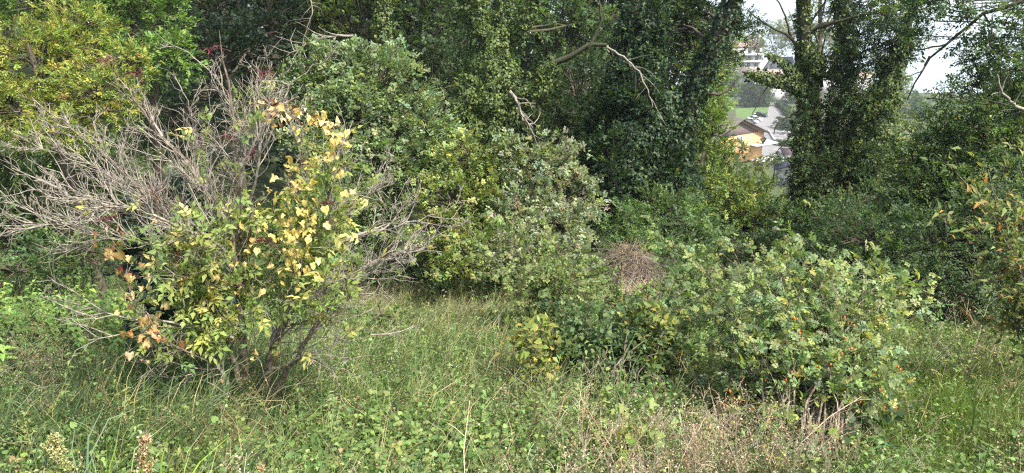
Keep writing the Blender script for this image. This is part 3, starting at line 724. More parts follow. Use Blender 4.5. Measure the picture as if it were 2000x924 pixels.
# right hand fork tree
fork = [((1588, 520, 19), (1588, 400, 19), (1580, 250, 19), (1572, 120, 19), (1575, 20, 19), (1580, -70, 19)), ]
tree('ivy_tree', 'forked ivy clad tree standing in front of the houses', 'tree',
     [(1690, 110, 18.5, 60, 70), (1740, 80, 18.5, 55, 80), (1660, 40, 19, 40, 40), (1700, -20, 19, 80, 50), (1760, 20, 18, 50, 50), (1690, 200, 18.2, 50, 40), (1570, 340, 18.4, 36, 60), (1640, 350, 18.2, 50, 70), (1700, 310, 18, 46, 60), (1600, 430, 18, 60, 50), (1690, 410, 17.8, 60, 50), (1585, 230, 18.6, 30, 50)], .06, 'fine', [((.05, .085, .04), 3), ((.07, .11, .05), 2), ((.13, .16, .045), .6)], dens=.7, tr=.3, bark=MOSSBARK,
     trunk=[(1588, 540, 19), (1588, 400, 19), (1580, 250, 19), (1572, 120, 19), (1575, 20, 19), (1580, -70, 19)],
     limbs=[(.22, (1590, 420, 19), (1625, 300, 18.8), (1645, 180, 18.8), (1648, 60, 19), (1640, -60, 19)), (.2, (1610, 400, 18.8), (1670, 270, 18.5), (1725, 170, 18.2), (1770, 60, 18), (1800, -40, 18)),
            (.08, (1578, 200, 19), (1540, 170, 18.8), (1500, 150, 18.8), (1450, 140, 18.8)), (.05, (1572, 130, 19), (1545, 70, 19), (1500, 50, 19), (1460, 20, 19)),
            (.045, (1605, 170, 19), (1605, 100, 19), (1612, 70, 19)), (.03, (1545, 70, 19), (1530, 20, 19), (1500, -30, 19)), (.03, (1575, 60, 19), (1600, 20, 19), (1640, -40, 19)), (.018, (1510, 152, 18.8), (1490, 185, 18.8), (1470, 220, 18.7), (1468, 250, 18.7)),
            (.03, (1565, 220, 18.7), (1530, 232, 18.5), (1514, 245, 18.5), (1512, 262, 18.5)), (.028, (1556, 235, 18.4), (1545, 265, 18.4), (1530, 285, 18.4), (1510, 302, 18.4))],
     ivy=sleeve(.062, IVYL, .75, [([(1580, 500, 18.7), (1582, 400, 18.8), (1578, 280, 18.8), (1575, 190, 18.8), (1572, 100, 19), (1574, 20, 19), (1580, -60, 19)], [.5, .5, .42, .34, .24, .2, .2]),
                                  ([(1620, 420, 18.6), (1640, 300, 18.7), (1650, 180, 18.7), (1650, 60, 19), (1640, -60, 19)], [.5, .55, .42, .3, .3]),
                                  ([(1660, 440, 18.3), (1690, 330, 18.3), (1715, 230, 18.2), (1750, 130, 18.1), (1775, 50, 18)], [.55, .72, .65, .35, .2]),
                                  ([(1640, 300, 18.4), (1680, 240, 18.4), (1720, 180, 18.2)], [.3, .3, .25]), ([(1610, 470, 18.2), (1615, 390, 18.2), (1610, 330, 18.4)], [.7, .62, .3]), ([(1660, 460, 18), (1668, 390, 18), (1680, 320, 18.2)], [.7, .65, .4]), ([(1715, 400, 18.2), (1725, 330, 18.2), (1735, 260, 18.2)], [.35, .45, .3]), ([(1570, 90, 18.8), (1600, 130, 18.7), (1640, 150, 18.7)], [.2, .25, .2]),
                                  ([(1570, 170, 18.8), (1530, 160, 18.8), (1490, 148, 18.8), (1455, 142, 18.8)], [.25, .2, .15, .07]),
                                  ([(1560, 150, 18.8), (1520, 115, 18.8), (1495, 105, 18.8)], [.2, .13, .05]),
                                  ([(1575, 440, 18.4), (1572, 350, 18.4), (1574, 260, 18.6)], [.4, .36, .25])]))
tree('bare_tree', 'half bare tree with thin upright limbs beyond the forked ivy tree', 'tree',
     [(1600, 30, 36, 50, 40)], .1, 'alt', YGRN, dens=.12, tr=.16, trunk=[(1600, 330, 36), (1598, 150, 36), (1600, 40, 36), (1604, -50, 36)],
     limbs=[(.06, (1600, 90, 36), (1580, 30, 36), (1560, -40, 36)), (.06, (1600, 80, 36), (1622, 30, 36), (1640, -30, 36)), (.05, (1598, 120, 36), (1560, 80, 36), (1540, 20, 36)), (.05, (1600, 60, 36), (1610, 10, 36), (1620, -50, 36)), (.05, (1600, 130, 36), (1630, 90, 36), (1650, 20, 36))])
# bushes at the wood edge, mid right
tree('round_bush', 'dark green rounded bush behind the hay heap', 'shrub',
     [(1300, 430, 16, 85, 50), (1230, 450, 15.5, 60, 50), (1350, 450, 15, 50, 55), (1270, 400, 16.5, 50, 25), (1290, 490, 14.5, 110, 35)], .055, 'fine', [((.09, .15, .055), 3), ((.12, .185, .07), 2), ((.065, .11, .04), 1)], dens=1.0, tr=.07)
tree('sunlit_bush', 'sunlit yellow green bush below the white house with louvred window', 'shrub',
     [(1440, 362, 19, 44, 32), (1480, 392, 18.5, 55, 42), (1430, 400, 18, 60, 50), (1470, 440, 17.5, 65, 50), (1400, 440, 18, 40, 50), (1415, 310, 19.5, 20, 20)], .065, 'alt', [((.11, .17, .048), 3), ((.155, .21, .055), 2), ((.22, .235, .06), .8), ((.075, .12, .035), 1)], dens=.9, tr=.09)
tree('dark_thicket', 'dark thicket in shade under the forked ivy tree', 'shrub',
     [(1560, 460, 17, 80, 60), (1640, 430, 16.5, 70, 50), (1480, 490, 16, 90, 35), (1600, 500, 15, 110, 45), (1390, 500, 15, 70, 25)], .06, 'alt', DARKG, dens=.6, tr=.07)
LITE = [((.09, .14, .05), 2), ((.14, .19, .06), 1), ((.05, .09, .03), 3)]
tree('pale_shrub', 'light green leafy sprays in front of the forked ivy tree foot', 'shrub',
     [(1650, 410, 12.5, 60, 30), (1600, 430, 12.3, 35, 22), (1700, 390, 12.8, 30, 26), (1570, 410, 12.5, 20, 10)], .06, 'alt', LITE, dens=.45, tr=.04)
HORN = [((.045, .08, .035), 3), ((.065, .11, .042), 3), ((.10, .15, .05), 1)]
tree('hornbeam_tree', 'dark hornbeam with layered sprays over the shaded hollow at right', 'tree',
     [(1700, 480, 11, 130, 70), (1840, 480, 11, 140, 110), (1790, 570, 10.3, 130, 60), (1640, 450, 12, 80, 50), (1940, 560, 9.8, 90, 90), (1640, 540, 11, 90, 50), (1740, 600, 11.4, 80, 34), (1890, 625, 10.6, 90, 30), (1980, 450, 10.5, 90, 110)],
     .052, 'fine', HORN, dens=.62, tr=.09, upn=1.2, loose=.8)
tree('big_tree', 'large dark leafy tree filling the upper right side', 'tree',
     [(1880, 300, 13, 110, 80), (1830, 260, 13.4, 50, 40), (1790, 320, 13.2, 50, 60), (1920, 210, 13, 60, 60), (1830, 390, 12.6, 90, 70), (1800, 330, 13.5, 80, 70), (1960, 260, 12.5, 90, 90), (1900, 400, 12.3, 130, 70), (1950, 160, 13, 60, 55), (1770, 400, 13, 60, 60), (2030, 80, 13, 70, 90), (1985, 350, 12, 70, 90), (2080, 250, 12.5, 90, 150)],
     .055, 'fine', [((.07, .115, .045), 3), ((.095, .15, .055), 2), ((.15, .19, .06), .8)], dens=.8, tr=.15, loose=.8, trunk=[(1990, 700, 12), (1985, 450, 12.3), (1995, 250, 12.6), (2010, 60, 12.8), (2010, -60, 13)])
tree('hanging_branch_tree', 'dark twigged tree reaching in from the upper right over the pale lake', 'tree',
     [(1790, 20, 10.5, 25, 25), (1840, 30, 10.5, 35, 18), (1900, 20, 10.3, 30, 18), (1925, 100, 10.2, 35, 18), (1960, 50, 10, 40, 40), (1880, 90, 10.3, 24, 12), (1990, 140, 10, 40, 40), (1850, 190, 10.8, 30, 18), (1905, 170, 10.4, 30, 20), (1720, 30, 11, 30, 30), (1870, 5, 10.3, 50, 22), (1800, 70, 10.6, 24, 14), (1945, 100, 10.1, 40, 30), (1900, 130, 10.3, 26, 14), (1820, -10, 10.6, 50, 22), (1975, 200, 10, 40, 40)], .05, 'fine', HORN, dens=.75, tr=.035,
     trunk=[(2240, 640, 9.6), (2200, 250, 9.6), (2120, 40, 9.8), (2060, -30, 10)], base=None,
     limbs=[(.03, (2060, -30, 10), (1990, 5, 10), (1920, 25, 10.2), (1865, 75, 10.4), (1815, 110, 10.6), (1790, 150, 10.7), (1772, 195, 10.8)), (.015, (1865, 75, 10.4), (1840, 90, 10.4), (1790, 98, 10.6), (1750, 75, 10.8)),
            (.013, (1920, 25, 10.2), (1940, 60, 10.1), (1930, 100, 10), (1960, 140, 10)), (.012, (1815, 110, 10.6), (1800, 140, 10.5), (1760, 155, 10.6))])
# wood behind: individual trees, alike kinds share their meshes
BACK = []
for kind_ in range(3):
    pal = [DARKG, IVYP, DARKG][kind_]
    root = tree('wood_tree', 'placeholder', 'tree', [(1000, 250, 40, 120, 90), (930, 330, 39, 90, 80), (1070, 330, 39, 90, 80), (1000, 150, 41, 90, 70), (1000, 430, 38, 130, 90), (1000, 540, 37, 150, 80)], .17, 'ivy', pal, dens=.38, tr=.28, trunk=[(1000, 640, 40), (1000, 300, 40), (1000, 60, 40)])
    BACK.append(root)
spots = [(-25, 42, 'far left of the wood, behind the bright green tree'), (-19, 40, 'behind the bright green tree in the upper left wood'), (-14, 38, 'in the dark gap over the elder top'), (-9.5, 40, 'behind the slim ivy trunk at the top'), (-4.5, 38, 'behind the broad dull green tree'),
         (0.5, 38, 'behind the ivy clad tree with the mossy limb'), (4.5, 36, 'behind the tall dark ivy column'), (5.6, 36, 'behind the dark leaning ivy tree'), (-31, 48, 'at the far left edge of the wood'), (-22, 52, 'second row of the wood at left'), (-12, 52, 'second row of the wood above the elder'), (-3, 52, 'second row of the wood mid picture'), (4, 50, 'second row of the wood by the tall ivy column'), (-16, 27, 'left wood, close behind the dark gap'), (-21, 27, 'left wood, low behind the yellow green tree'), (-12.5, 63, 'third row of the wood above the sage tree'), (-17, 61, 'third row of the wood above the elder top'), (-7, 63, 'third row of the wood behind the broad dull green tree'), (-24, 64, 'third row of the wood at left'), (-10.6, 56.5, 'between the second and third rows above the sage tree'), (-14.2, 57, 'between the second and third rows above the elder top')]
for k, (x, y, where) in enumerate(spots):
    src = BACK[k % 3]; src0 = getattr(src, 'location').copy() if k < 3 else None
    if k < 3: r = src
    else:
        r = src.copy(); S.collection.objects.link(r)
        for ch in src.children:
            c = ch.copy(); S.collection.objects.link(c); c.parent = r
    r.location = (x, y, float(hgt(x, y)) - .1)
    r.rotation_euler = (0, 0, 2.1 * k); s = 1.0 + .22 * math.sin(k * 2.3); r.scale = (s, s, s * 1.1)
    kind = ['dark green', 'mid green', 'ivy green'][k % 3]
    tag(r, f'{kind} wood tree {where}', 'tree', 'trees of the wood behind')
# dead branches
def dead(name, label, pts, r, forks=14, L=.5, D=None, mat=TWIG):
    m = M(); p = resample([P(*t) for t in pts], 16, r * .5)
    tubes(m, p, np.linspace(r, r * .35, 16), 6)
    i = rng.integers(3, 15, forks); t = nrm(np.gradient(p, axis=0))[i]
    g = grow(p[i], side_dirs(t, rng.uniform(.4, 1.1, forks)), L * rng.uniform(.4, 1.1, forks), 5, .22, .03)
    tubes(m, g, np.tile(np.linspace(r * .35, r * .12, 5), (forks, 1)), 4)
    o = m.build(name, mat, smooth=True); return tag(o, label, 'branch')
dead('dead_branch', 'pale broken dead branch hanging before the tall ivy column', [(1185, 92, 17), (1215, 110, 16.8), (1245, 135, 16.7), (1262, 170, 16.6), (1275, 208, 16.6)], .026, 8, .75)
dead('dead_branch', 'pale forked dead branch low on the ivy clad tree with the mossy limb', [(995, 178, 19.6), (1012, 205, 19.5), (1022, 230, 19.5), (1040, 250, 19.6)], .05, 10, .8)
dead('dead_branch', 'pale bent dead branch at the right edge below the tree top', [(2020, 225, 7), (1980, 205, 7), (1955, 180, 7), (1948, 145, 7)], .018, 5, .2)
dead('dead_branch', 'grey arching dead branch in the dark wood over the elder top', [(690, 70, 20), (660, 68, 20), (630, 75, 20), (590, 90, 20), (560, 110, 20)], .035, 14, 1.0)
dead('dead_branch', 'thin pale twigs hanging from the top edge over the dark wood', [(600, -30, 20), (612, 20, 20), (598, 60, 20), (590, 90, 20)], .02, 12, .8)

# trees on the slope below the meadow, between the wood edge and the houses at right
for k, (x, y, D, rx, ry) in enumerate([(1790, 270, 62, 60, 60), (1860, 230, 75, 60, 40), (1745, 330, 50, 50, 60), (1830, 340, 48, 80, 70), (1920, 260, 60, 70, 70), (1990, 200, 70, 70, 70), (1680, 360, 46, 60, 60), (2080, 260, 55, 80, 90), (1500, 420, 60, 60, 50), (1600, 380, 62, 60, 50), (1400, 420, 70, 70, 70), (1330, 380, 60, 70, 100)]):
    tree('slope_tree', ['pale green tree on the slope under the lake, right of the forked ivy tree', 'distant tree top just under the pale lake', 'leafy tree on the slope close behind the leaning ivy stem', 'green tree on the slope behind the big dark tree, lower left of it', 'tree on the slope behind the middle of the big dark tree', 'tree on the slope behind the top of the big dark tree',
         'tree on the slope low behind the forked ivy tree', 'tree on the slope at the far right edge', 'tree low on the slope behind the sunlit bush', 'tree low on the slope behind the ivy stems', 'tree on the slope behind the sunlit bush and the lit tree', 'tree on the slope behind the dark leaning ivy tree'][k], 'tree',
         [(x, y, D, rx, ry), (x + .5 * rx, y + .5 * ry, D - 2, rx * .7, ry * .7), (x - .5 * rx, y + .6 * ry, D - 2, rx * .7, ry * .7), (x, y + 1.2 * ry, D - 1, rx, ry * .8)], .2, 'tuft', [YGRN, MIDG, YGRN, MIDG][k % 4], tr=.2, dens=.33, twigs=False)

# trees added out of view on the right to cast shade on the hollow
for k, (x, y, top) in enumerate([(10.8, 9.6, 3.6), (13.5, 13.5, 5.0)]):
    px, py = proj(A3(x, y, hgt(x, y) + top)); px, py = float(px), float(py); s_ = 1 / ppm(px, py, y)
    tree('hedgerow_tree', ['leafy tree just outside the right edge, nearest the meadow', 'leafy tree outside the right edge, second row', 'leafy tree outside the right edge, behind the young tree'][k], 'tree',
         [(px, py, y, 1.9 * s_, 1.6 * s_), (px - .9 * s_, py + 1.6 * s_, y - .2, 1.6 * s_, 1.3 * s_), (px + .9 * s_, py + 1.8 * s_, y + .3, 1.6 * s_, 1.4 * s_), (px, py + 2.8 * s_, y, 1.9 * s_, 1.2 * s_)], .12, 'alt', DARKG, tr=.14, dens=.3)

# ------------------------------------------------------------------ helpers for plants with leaves one can pick apart
def place_leaves(root, name, variants, pos, Y, N, scale, cap=300):
    """up to cap leaves become objects of their own (those showing largest), sharing meshes; returns the indices left over"""
    n = len(pos); d = np.linalg.norm(pos - CAM, axis=1)
    scale = np.broadcast_to(scale, (n,)); facing = np.abs(np.sum(nrm(N) * nrm(pos - CAM), 1)) + .25
    order = np.argsort(-(scale / d) * facing)
    X, Yn, Z = frames(Y, N)
    og = np.array(root.location)
    import mathutils
    for i in order[:cap]:
        me = variants[rng.integers(len(variants))]
        o = bpy.data.objects.new(name, me); S.collection.objects.link(o); o.parent = root
        s = float(scale[i])
        R = np.stack([X[i] * s, Yn[i] * s, Z[i] * s], 1); t = pos[i] - og
        o.matrix_local = mathutils.Matrix([[*R[0], t[0]], [*R[1], t[1]], [*R[2], t[2]], [0, 0, 0, 1]])
    return order[cap:]
def leaf_meshes(name, tmpls, pal, n, mat):
    out = []
    for k in range(n):
        v, q, f = tmpls[k % len(tmpls)]; m = M()
        m.add(v, q, np.clip(f * pick(pal, 1, .12), 0, .9)); me = m.mesh(name); me.materials.append(mat); out.append(me)
    return out
def zone_weight(p, zones):
    px, py = proj(p); wgt = np.zeros(len(p))
    for (x, y, rx, ry, a) in zones: wgt += a * np.exp(-(((px - x) / rx) ** 2 + ((py - y) / ry) ** 2) * 1.2)
    return wgt

# ------------------------------------------------------------------ the elder shrub
ED = 5.6
def E(pts): return [P(x, y, ED + d) for x, y, d in pts]
eb = G(492, 822); eb[2] = float(hgt(eb[0], eb[1])) - .05
elder = thing('elder_shrub', 'big half bare elder shrub with pale twigs and yellowing leaves at left', 'shrub', eb)
main = [
    (.042, [(482, 815, 0), (478, 700, 0), (474, 600, 0), (476, 480, 0), (462, 340, .05), (452, 220, .1), (432, 110, .1), (428, 60, .1)]),
    (.036, [(505, 815, 0), (530, 690, -.1), (568, 600, -.15), (600, 520, -.2), (640, 430, -.2), (650, 330, -.2), (655, 270, -.2)]),
    (.026, [(515, 810, -.1), (570, 710, -.2), (625, 620, -.3), (690, 540, -.3), (760, 500, -.3), (840, 480, -.3)]),
    (.020, [(462, 800, -.3), (440, 740, -.4), (415, 690, -.4), (395, 640, -.4), (380, 560, -.4), (330, 470, -.4)]),
    (.030, [(486, 805, .3), (440, 600, .5), (390, 500, .6), (300, 400, .6), (200, 330, .6), (110, 300, .5), (40, 270, .4)]),
    (.028, [(478, 790, -.1), (420, 560, -.3), (340, 480, -.4), (220, 465, -.5), (110, 440, -.5), (0, 437, -.6)]),
    (.028, [(475, 600, 0), (440, 430, -.2), (345, 290, -.2), (265, 210, -.1), (235, 150, 0), (215, 110, 0)]),
    (.015, [(476, 480, 0), (508, 310, -.2), (496, 190, -.2), (512, 120, -.2), (553, 72, -.2)]),
    (.012, [(470, 420, 0), (480, 260, .2), (430, 160, .2), (380, 110, .2), (300, 60, .2)]),
    (.024, [(570, 600, -.1), (620, 480, .2), (690, 400, .3), (730, 380, .4), (750, 350, .4)]),
    (.020, [(600, 520, -.2), (700, 450, -.1), (780, 440, 0), (850, 420, 0)]),
    (.026, [(440, 600, .1), (350, 450, 0), (250, 340, 0), (150, 260, 0), (90, 210, 0)]),
    (.011, [(455, 660, -.4), (330, 630, -.6), (210, 612, -.7), (110, 622, -.7), (60, 600, -.7)]),
    (.011, [(520, 730, -.2), (600, 690, -.3), (680, 668, -.3), (740, 650, -.3)]),
    (.013, [(478, 500, .1), (420, 380, .3), (380, 280, .4), (370, 200, .4), (330, 150, .4)]),
    (.014, [(462, 340, 0), (520, 230, .1), (570, 170, .2), (600, 140, .2), (640, 110, .2)]),
    (.018, [(474, 560, -.1), (420, 470, -.5), (300, 420, -.8), (180, 400, -.9), (80, 350, -.9)]),
    (.018, [(560, 620, -.2), (640, 560, -.6), (720, 530, -.7), (780, 530, -.7)]),
    (.020, [(530, 690, 0), (590, 500, .4), (600, 380, .5), (580, 280, .5), (560, 210, .5)]),
]
stems = []
for k, (r, pts) in enumerate(main):
    q = resample(E(pts), 20, .012); stems.append((r, q)); m = M()
    rr = r * (np.linspace(1.05, .0, 20) ** .9 * .93 + .07)
    tubes(m, q, rr, 9 if r > .03 else 7); m.build('stem', ELDER if r > .02 else TWIG, elder, smooth=True)
bp, bd, bl = [], [], []
cen = P(450, 560, ED)
for r, q in stems:
    t = nrm(np.gradient(q, axis=0))
    Ls = np.sum(np.linalg.norm(np.diff(q, axis=0), axis=1))
    n = int(Ls * (4 if r < .0115 else (11 if q[-1][0] > -.95 else 17)))
    f = rng.uniform(.30, 1, n); i = np.clip((f * 19).astype(int), 0, 19)
    i = i[rng.random(n) < np.interp(proj(q[i])[1], [120, 240, 330], [.12, .45, 1])]; n = len(i); f = i / 19.0
    d = side_dirs(t[i], rng.uniform(.45, .95, n))
    d = nrm(d + nrm(q[i] - cen) * .35 + A3(0, 0, .10))
    bp.append(q[i]); bd.append(d); bl.append(rng.uniform(.2, .6, n) * (1.15 - .6 * f) * np.interp(proj(q[i])[1], [60, 200, 330], [.35, .62, 1]))
bp, bd, bl = map(np.concatenate, (bp, bd, bl))
B1 = grow(bp, bd, bl, 7, .13, .05)
tw1 = M(); tubes(tw1, B1, np.linspace(.0050, .0027, 7)[None] * rng.uniform(.8, 1.25, (len(B1), 1)), 5)
def fork(B, per, lo, hi, amin=.5, amax=.95, upb=.04, fmin=2):
    k = B.shape[1]; t = nrm(np.gradient(B, axis=1))
    b = np.repeat(np.arange(len(B)), per); i = rng.integers(fmin, k, len(b))
    d = side_dirs(t[b, i], rng.uniform(amin, amax, len(b)))
    L = np.linalg.norm(B[b, -1] - B[b, 0], axis=1)
    return B[b, i], nrm(d + A3(0, 0, .08)), L * rng.uniform(lo, hi, len(b))
p2, d2, l2 = fork(B1, 5, .25, .6)
B2 = grow(p2, d2, np.clip(l2, .06, .4), 5, .14, .04)
tubes(tw1, B2, np.linspace(.0029, .0019, 5)[None] * rng.uniform(.8, 1.2, (len(B2), 1)), 3)
p3, d3, l3 = fork(B2, 2, .3, .7, fmin=2)
B3 = grow(p3, d3, np.clip(l3, .03, .2), 4, .12, .04)
tubes(tw1, B3, np.tile(np.linspace(.0023, .0014, 4), (len(B3), 1)), 3)
tw1.build('twigs', TWIG, elder, 'stuff')
# leaves
EGRN = [((.19, .25, .07), 3), ((.27, .31, .09), 2), ((.13, .19, .06), 2), ((.42, .37, .12), .7)]
lz = [(450, 540, 150, 90, 1.0), (380, 590, 110, 60, .8), (570, 480, 90, 90, .9), (350, 650, 110, 40, .6), (440, 640, 40, 30, .3), (600, 390, 80, 80, .6), (250, 430, 50, 30, .12), (640, 300, 50, 50, .2), (480, 440, 100, 50, .4), (480, 290, 160, 80, .06), (680, 450, 60, 50, .2), (600, 570, 40, 40, .4)]
allp = np.concatenate([B1[:, 2:].reshape(-1, 3), B2[:, 1:].reshape(-1, 3), B2[:, 1:].reshape(-1, 3)]); alld = np.concatenate([nrm(np.gradient(B1, axis=1))[:, 2:].reshape(-1, 3)] + [nrm(np.gradient(B2, axis=1))[:, 1:].reshape(-1, 3)] * 2)
wz = zone_weight(allp, lz); nL = 1550
i = rng.choice(len(allp), nL, p=wz / wz.sum(), replace=False)
LP = allp[i] + rv(nL) * .03; LY = nrm(alld[i] * .6 + rv(nL) * .6 + A3(0, -.15, -.25)); LN = nrm(A3(0, -.35, 1) + rv(nL) * .5); LS = rng.uniform(.10, .17, nL)
ET = [pinnate(5, leaf8(.5), .42, spread=1.0) for _ in range(4)]
ev = leaf_meshes('elder_leaf', ET, EGRN, 14, LEAF)
rest = place_leaves(elder, 'leaf', ev, LP, LY, LN, LS)
m = M(); put(m, ET, LP[rest], LY[rest], LN[rest], LS[rest], pick(EGRN, len(rest))); m.build('foliage', LEAF, elder, 'stuff')
# drooping dark red berry stalks
for k, (x, y, d) in enumerate([(410, 100, .1), (512, 145, -.2), (205, 120, 0), (440, 265, -.1), (272, 145, -.1), (240, 530, -.7), (452, 665, -.3), (470, 560, -.3), (345, 490, -.5), (600, 320, -.2), (355, 405, -.5), (215, 430, -.6), (515, 470, -.5), (495, 300, -.3), (535, 205, -.2), (395, 550, -.5), (640, 400, -.4), (300, 380, -.4)]):
    c = P(x, y, ED + d); n = 16; m = M(); e = c + rv(n) * A3(.05, .05, .035); mid = (e + c) / 2 + A3(0, 0, .02)
    tubes(m, np.stack([np.tile(c, (n, 1)), mid, e], 1), np.full((n, 3), .0022), 3)
    put(m, [kite(1.0, .3), kite(1, -.3)], e - A3(0, 0, .004), rv(n), rv(n), .010, (1, 1, 1)); m.build('berry_cluster', BERRY, elder)
# the creeper with big yellow leaves
VCOL = [((.54, .43, .14), 3), ((.60, .48, .18), 2), ((.44, .41, .13), 2.5), ((.50, .36, .15), .8), ((.36, .22, .09), .5)]
VBRN = [((.50, .36, .16), 2), ((.38, .24, .10), 1.5), ((.55, .44, .23), 2), ((.22, .12, .06), 1)]
vb = G(520, 815)
def worn(t):      # a curled, unevenly browned leaf
    v, q, f = t; v = v * (1 + rng.normal(size=v.shape) * .12); v[:, 2] += rng.normal(size=len(v)) * .07; f = f * rng.uniform(.55, 1.15, (len(f), 1)) * np.array([1, 1, 1]) ** 1
    f[:, 1] *= rng.uniform(.8, 1, len(f)); return v, q, f
def creeper(label, paths, zones, pal, n, size, base, sp=.2):
    root = thing('climbing_creeper', label, 'climbing plant', base); vs = []
    for pts in paths:
        q = resample(E(pts), 18, .03); m = M(); tubes(m, q, np.linspace(.0045, .002, 18), 5); m.build('stem', ELDER, root, smooth=True); vs.append(q)
    q = np.concatenate(vs); i = rng.integers(0, len(q), n * 6); p = q[i] + rv(n * 6) * .075
    w_ = zone_weight(p, zones) + .01; j = rng.choice(len(p), n, p=w_ / w_.sum(), replace=False); p = p[j]
    vm = leaf_meshes('creeper_leaf', [fine_leaf('heart', .3, .15, sp), fine_leaf('lobe', .4, .2, sp), fine_leaf('heart', .6, .3, sp), fine_leaf('oval', .5, .3, sp), fine_leaf('lobe', .2, .35, sp), fine_leaf('heart', .1, -.2, sp)] * 3, pal, 18, LEAF)
    place_leaves(root, 'leaf', vm, p, nrm(A3(0, -.2, -.9) + rv(n) * .6), nrm(A3(.1, -.8, .5) + rv(n) * .5), size * rng.uniform(.45, 1.3, n), 300)
creeper('creeper with big yellow leaves draped over the right side of the elder shrub',
        [[(520, 800, -.3), (560, 620, -.5), (600, 470, -.5), (650, 380, -.5), (668, 290, -.5), (630, 225, -.4), (560, 215, -.4), (525, 240, -.4)],
         [(560, 620, -.5), (575, 500, -.6), (560, 400, -.6), (575, 320, -.6), (610, 250, -.5)], [(520, 780, -.5), (505, 700, -.6), (490, 640, -.6), (520, 560, -.6), (480, 480, -.5), (500, 420, -.5), (440, 560, -.6)]],
        [(600, 220, 70, 20, 1.6), (650, 290, 30, 70, 1.2), (575, 330, 35, 30, 1), (600, 400, 70, 60, 1), (560, 430, 50, 60, .7), (600, 500, 50, 30, .7), (440, 540, 60, 60, .4), (495, 690, 30, 20, .2), (520, 470, 60, 50, .3)], VCOL, 230, .048, vb)
creeper('creeper with withered tan leaves hanging down the left side of the elder shrub',
        [[(470, 800, -.6), (380, 700, -.8), (300, 640, -.9), (260, 560, -.9), (230, 500, -.9), (205, 430, -.9)], [(300, 640, -.9), (265, 590, -.9), (250, 520, -.9), (205, 480, -.9), (190, 520, -.9)], [(380, 700, -.8), (350, 690, -.8), (290, 690, -.8), (270, 600, -.8)]],
        [(205, 500, 30, 50, 1), (240, 455, 25, 30, .6), (270, 570, 50, 60, 1), (300, 640, 60, 60, .8), (290, 700, 60, 30, .5)], VBRN, 62, .055, vb, .4)
m = M(); tops = P(545, 225, ED - .4); n = 90; a = rng.random((n, 1))
pos = P(520, 225, ED - .4) * (1 - a) + P(650, 250, ED - .5) * a + A3(0, 0, .04) * np.sin(a * 3.1) + rv(n) * .035
put(m, [kite(.7, .3), kite(.5, .4)], pos, rv(n), rv(n), .05 * rng.uniform(.5, 1.2, n), pick(VBRN, n)); w1 = m.build('withered_leaves', DRY, None)
tag(w1, 'curled brown withered leaves caught along the top of the yellow creeper', 'dead leaves', None, 'stuff')

# ------------------------------------------------------------------ wild rose with hips
def cane_plant(name, label, cat, base_px, tips, D, r0, leafT, pal, size, nleaf, mat, bark, cap=300, farT=None, group=None, sub=7, sublen=.35, arch=.25, inner=.2, hips=(), jit=.0, up=.1):
    b = G(*base_px); b[2] = float(hgt(b[0], b[1])) - .04
    root = thing(name, label, cat, b, group); tw = M(); polys = []
    for (x, y, d) in tips:
        e = P(x, y, D + d); s = b + A3(rng.normal() * .12, rng.normal() * .12, 0)
        mid = s * .5 + e * .5 + A3(0, 0, arch * np.linalg.norm(e - s) * .6)
        polys.append(resample([s, (s + mid) / 2 + A3(0, 0, .05), mid, (mid + e) / 2 + A3(0, 0, .06), e], 14, .02))
    for q in polys:
        m = M(); tubes(m, q, np.linspace(r0, r0 * .3, 14), 5); m.build('cane', bark, root, smooth=True)
    Q = np.stack(polys); t = nrm(np.gradient(Q, axis=1)); n = len(Q) * sub
    b_ = np.repeat(np.arange(len(Q)), sub); i = rng.integers(4, 14, n)
    B = grow(Q[b_, i], nrm(side_dirs(t[b_, i], rng.uniform(.4, 1.2, n)) + A3(0, -.1, up)), sublen * rng.uniform(.4, 1.2, n), 6, .2, .0)
    tubes(tw, B, np.tile(np.linspace(r0 * .4, r0 * .18, 6), (n, 1)), 3); tw.build('twigs', bark, root, 'stuff')
    ap = np.concatenate([B[:, 1:].reshape(-1, 3), Q[:, 5:].reshape(-1, 3)]); ad = np.concatenate([nrm(np.gradient(B, axis=1))[:, 1:].reshape(-1, 3), t[:, 5:].reshape(-1, 3)])
    i = rng.integers(0, len(ap), nleaf); p = ap[i] + rv(nleaf) * (.03 + jit)
    Y = nrm(ad[i] * .7 + rv(nleaf) * .6 + A3(0, -.1, -.2)); N = nrm(A3(0, -.3, 1) + rv(nleaf) * .45); sc = size * rng.uniform(.65, 1.2, nleaf)
    vm = leaf_meshes(name + '_leaf', leafT, pal, 12, mat)
    rest = place_leaves(root, 'leaf', vm, p, Y, N, sc, cap)
    if len(rest): m = M(); put(m, farT or leafT, p[rest], Y[rest], N[rest], sc[rest], pick(pal, len(rest))); m.build('foliage', mat, root, 'stuff')
    return root, ap
PT7 = [pinnate(7, leaf8(.62), .34, spread=1.25) for _ in range(4)]
PT7K = [pinnate(7, kite(.62, .1), .34, spread=1.25) for _ in range(6)]
PT5 = [pinnate(5, leaf8(.7), .40, spread=1.1) for _ in range(4)]
PT3 = [pinnate(3, leaf8(.75), .55, spread=1.0) for _ in range(4)]
ROSE = [((.15, .215, .075), 3), ((.205, .265, .09), 2), ((.11, .16, .058), 2), ((.28, .30, .09), 1.2), ((.175, .235, .115), 2)]
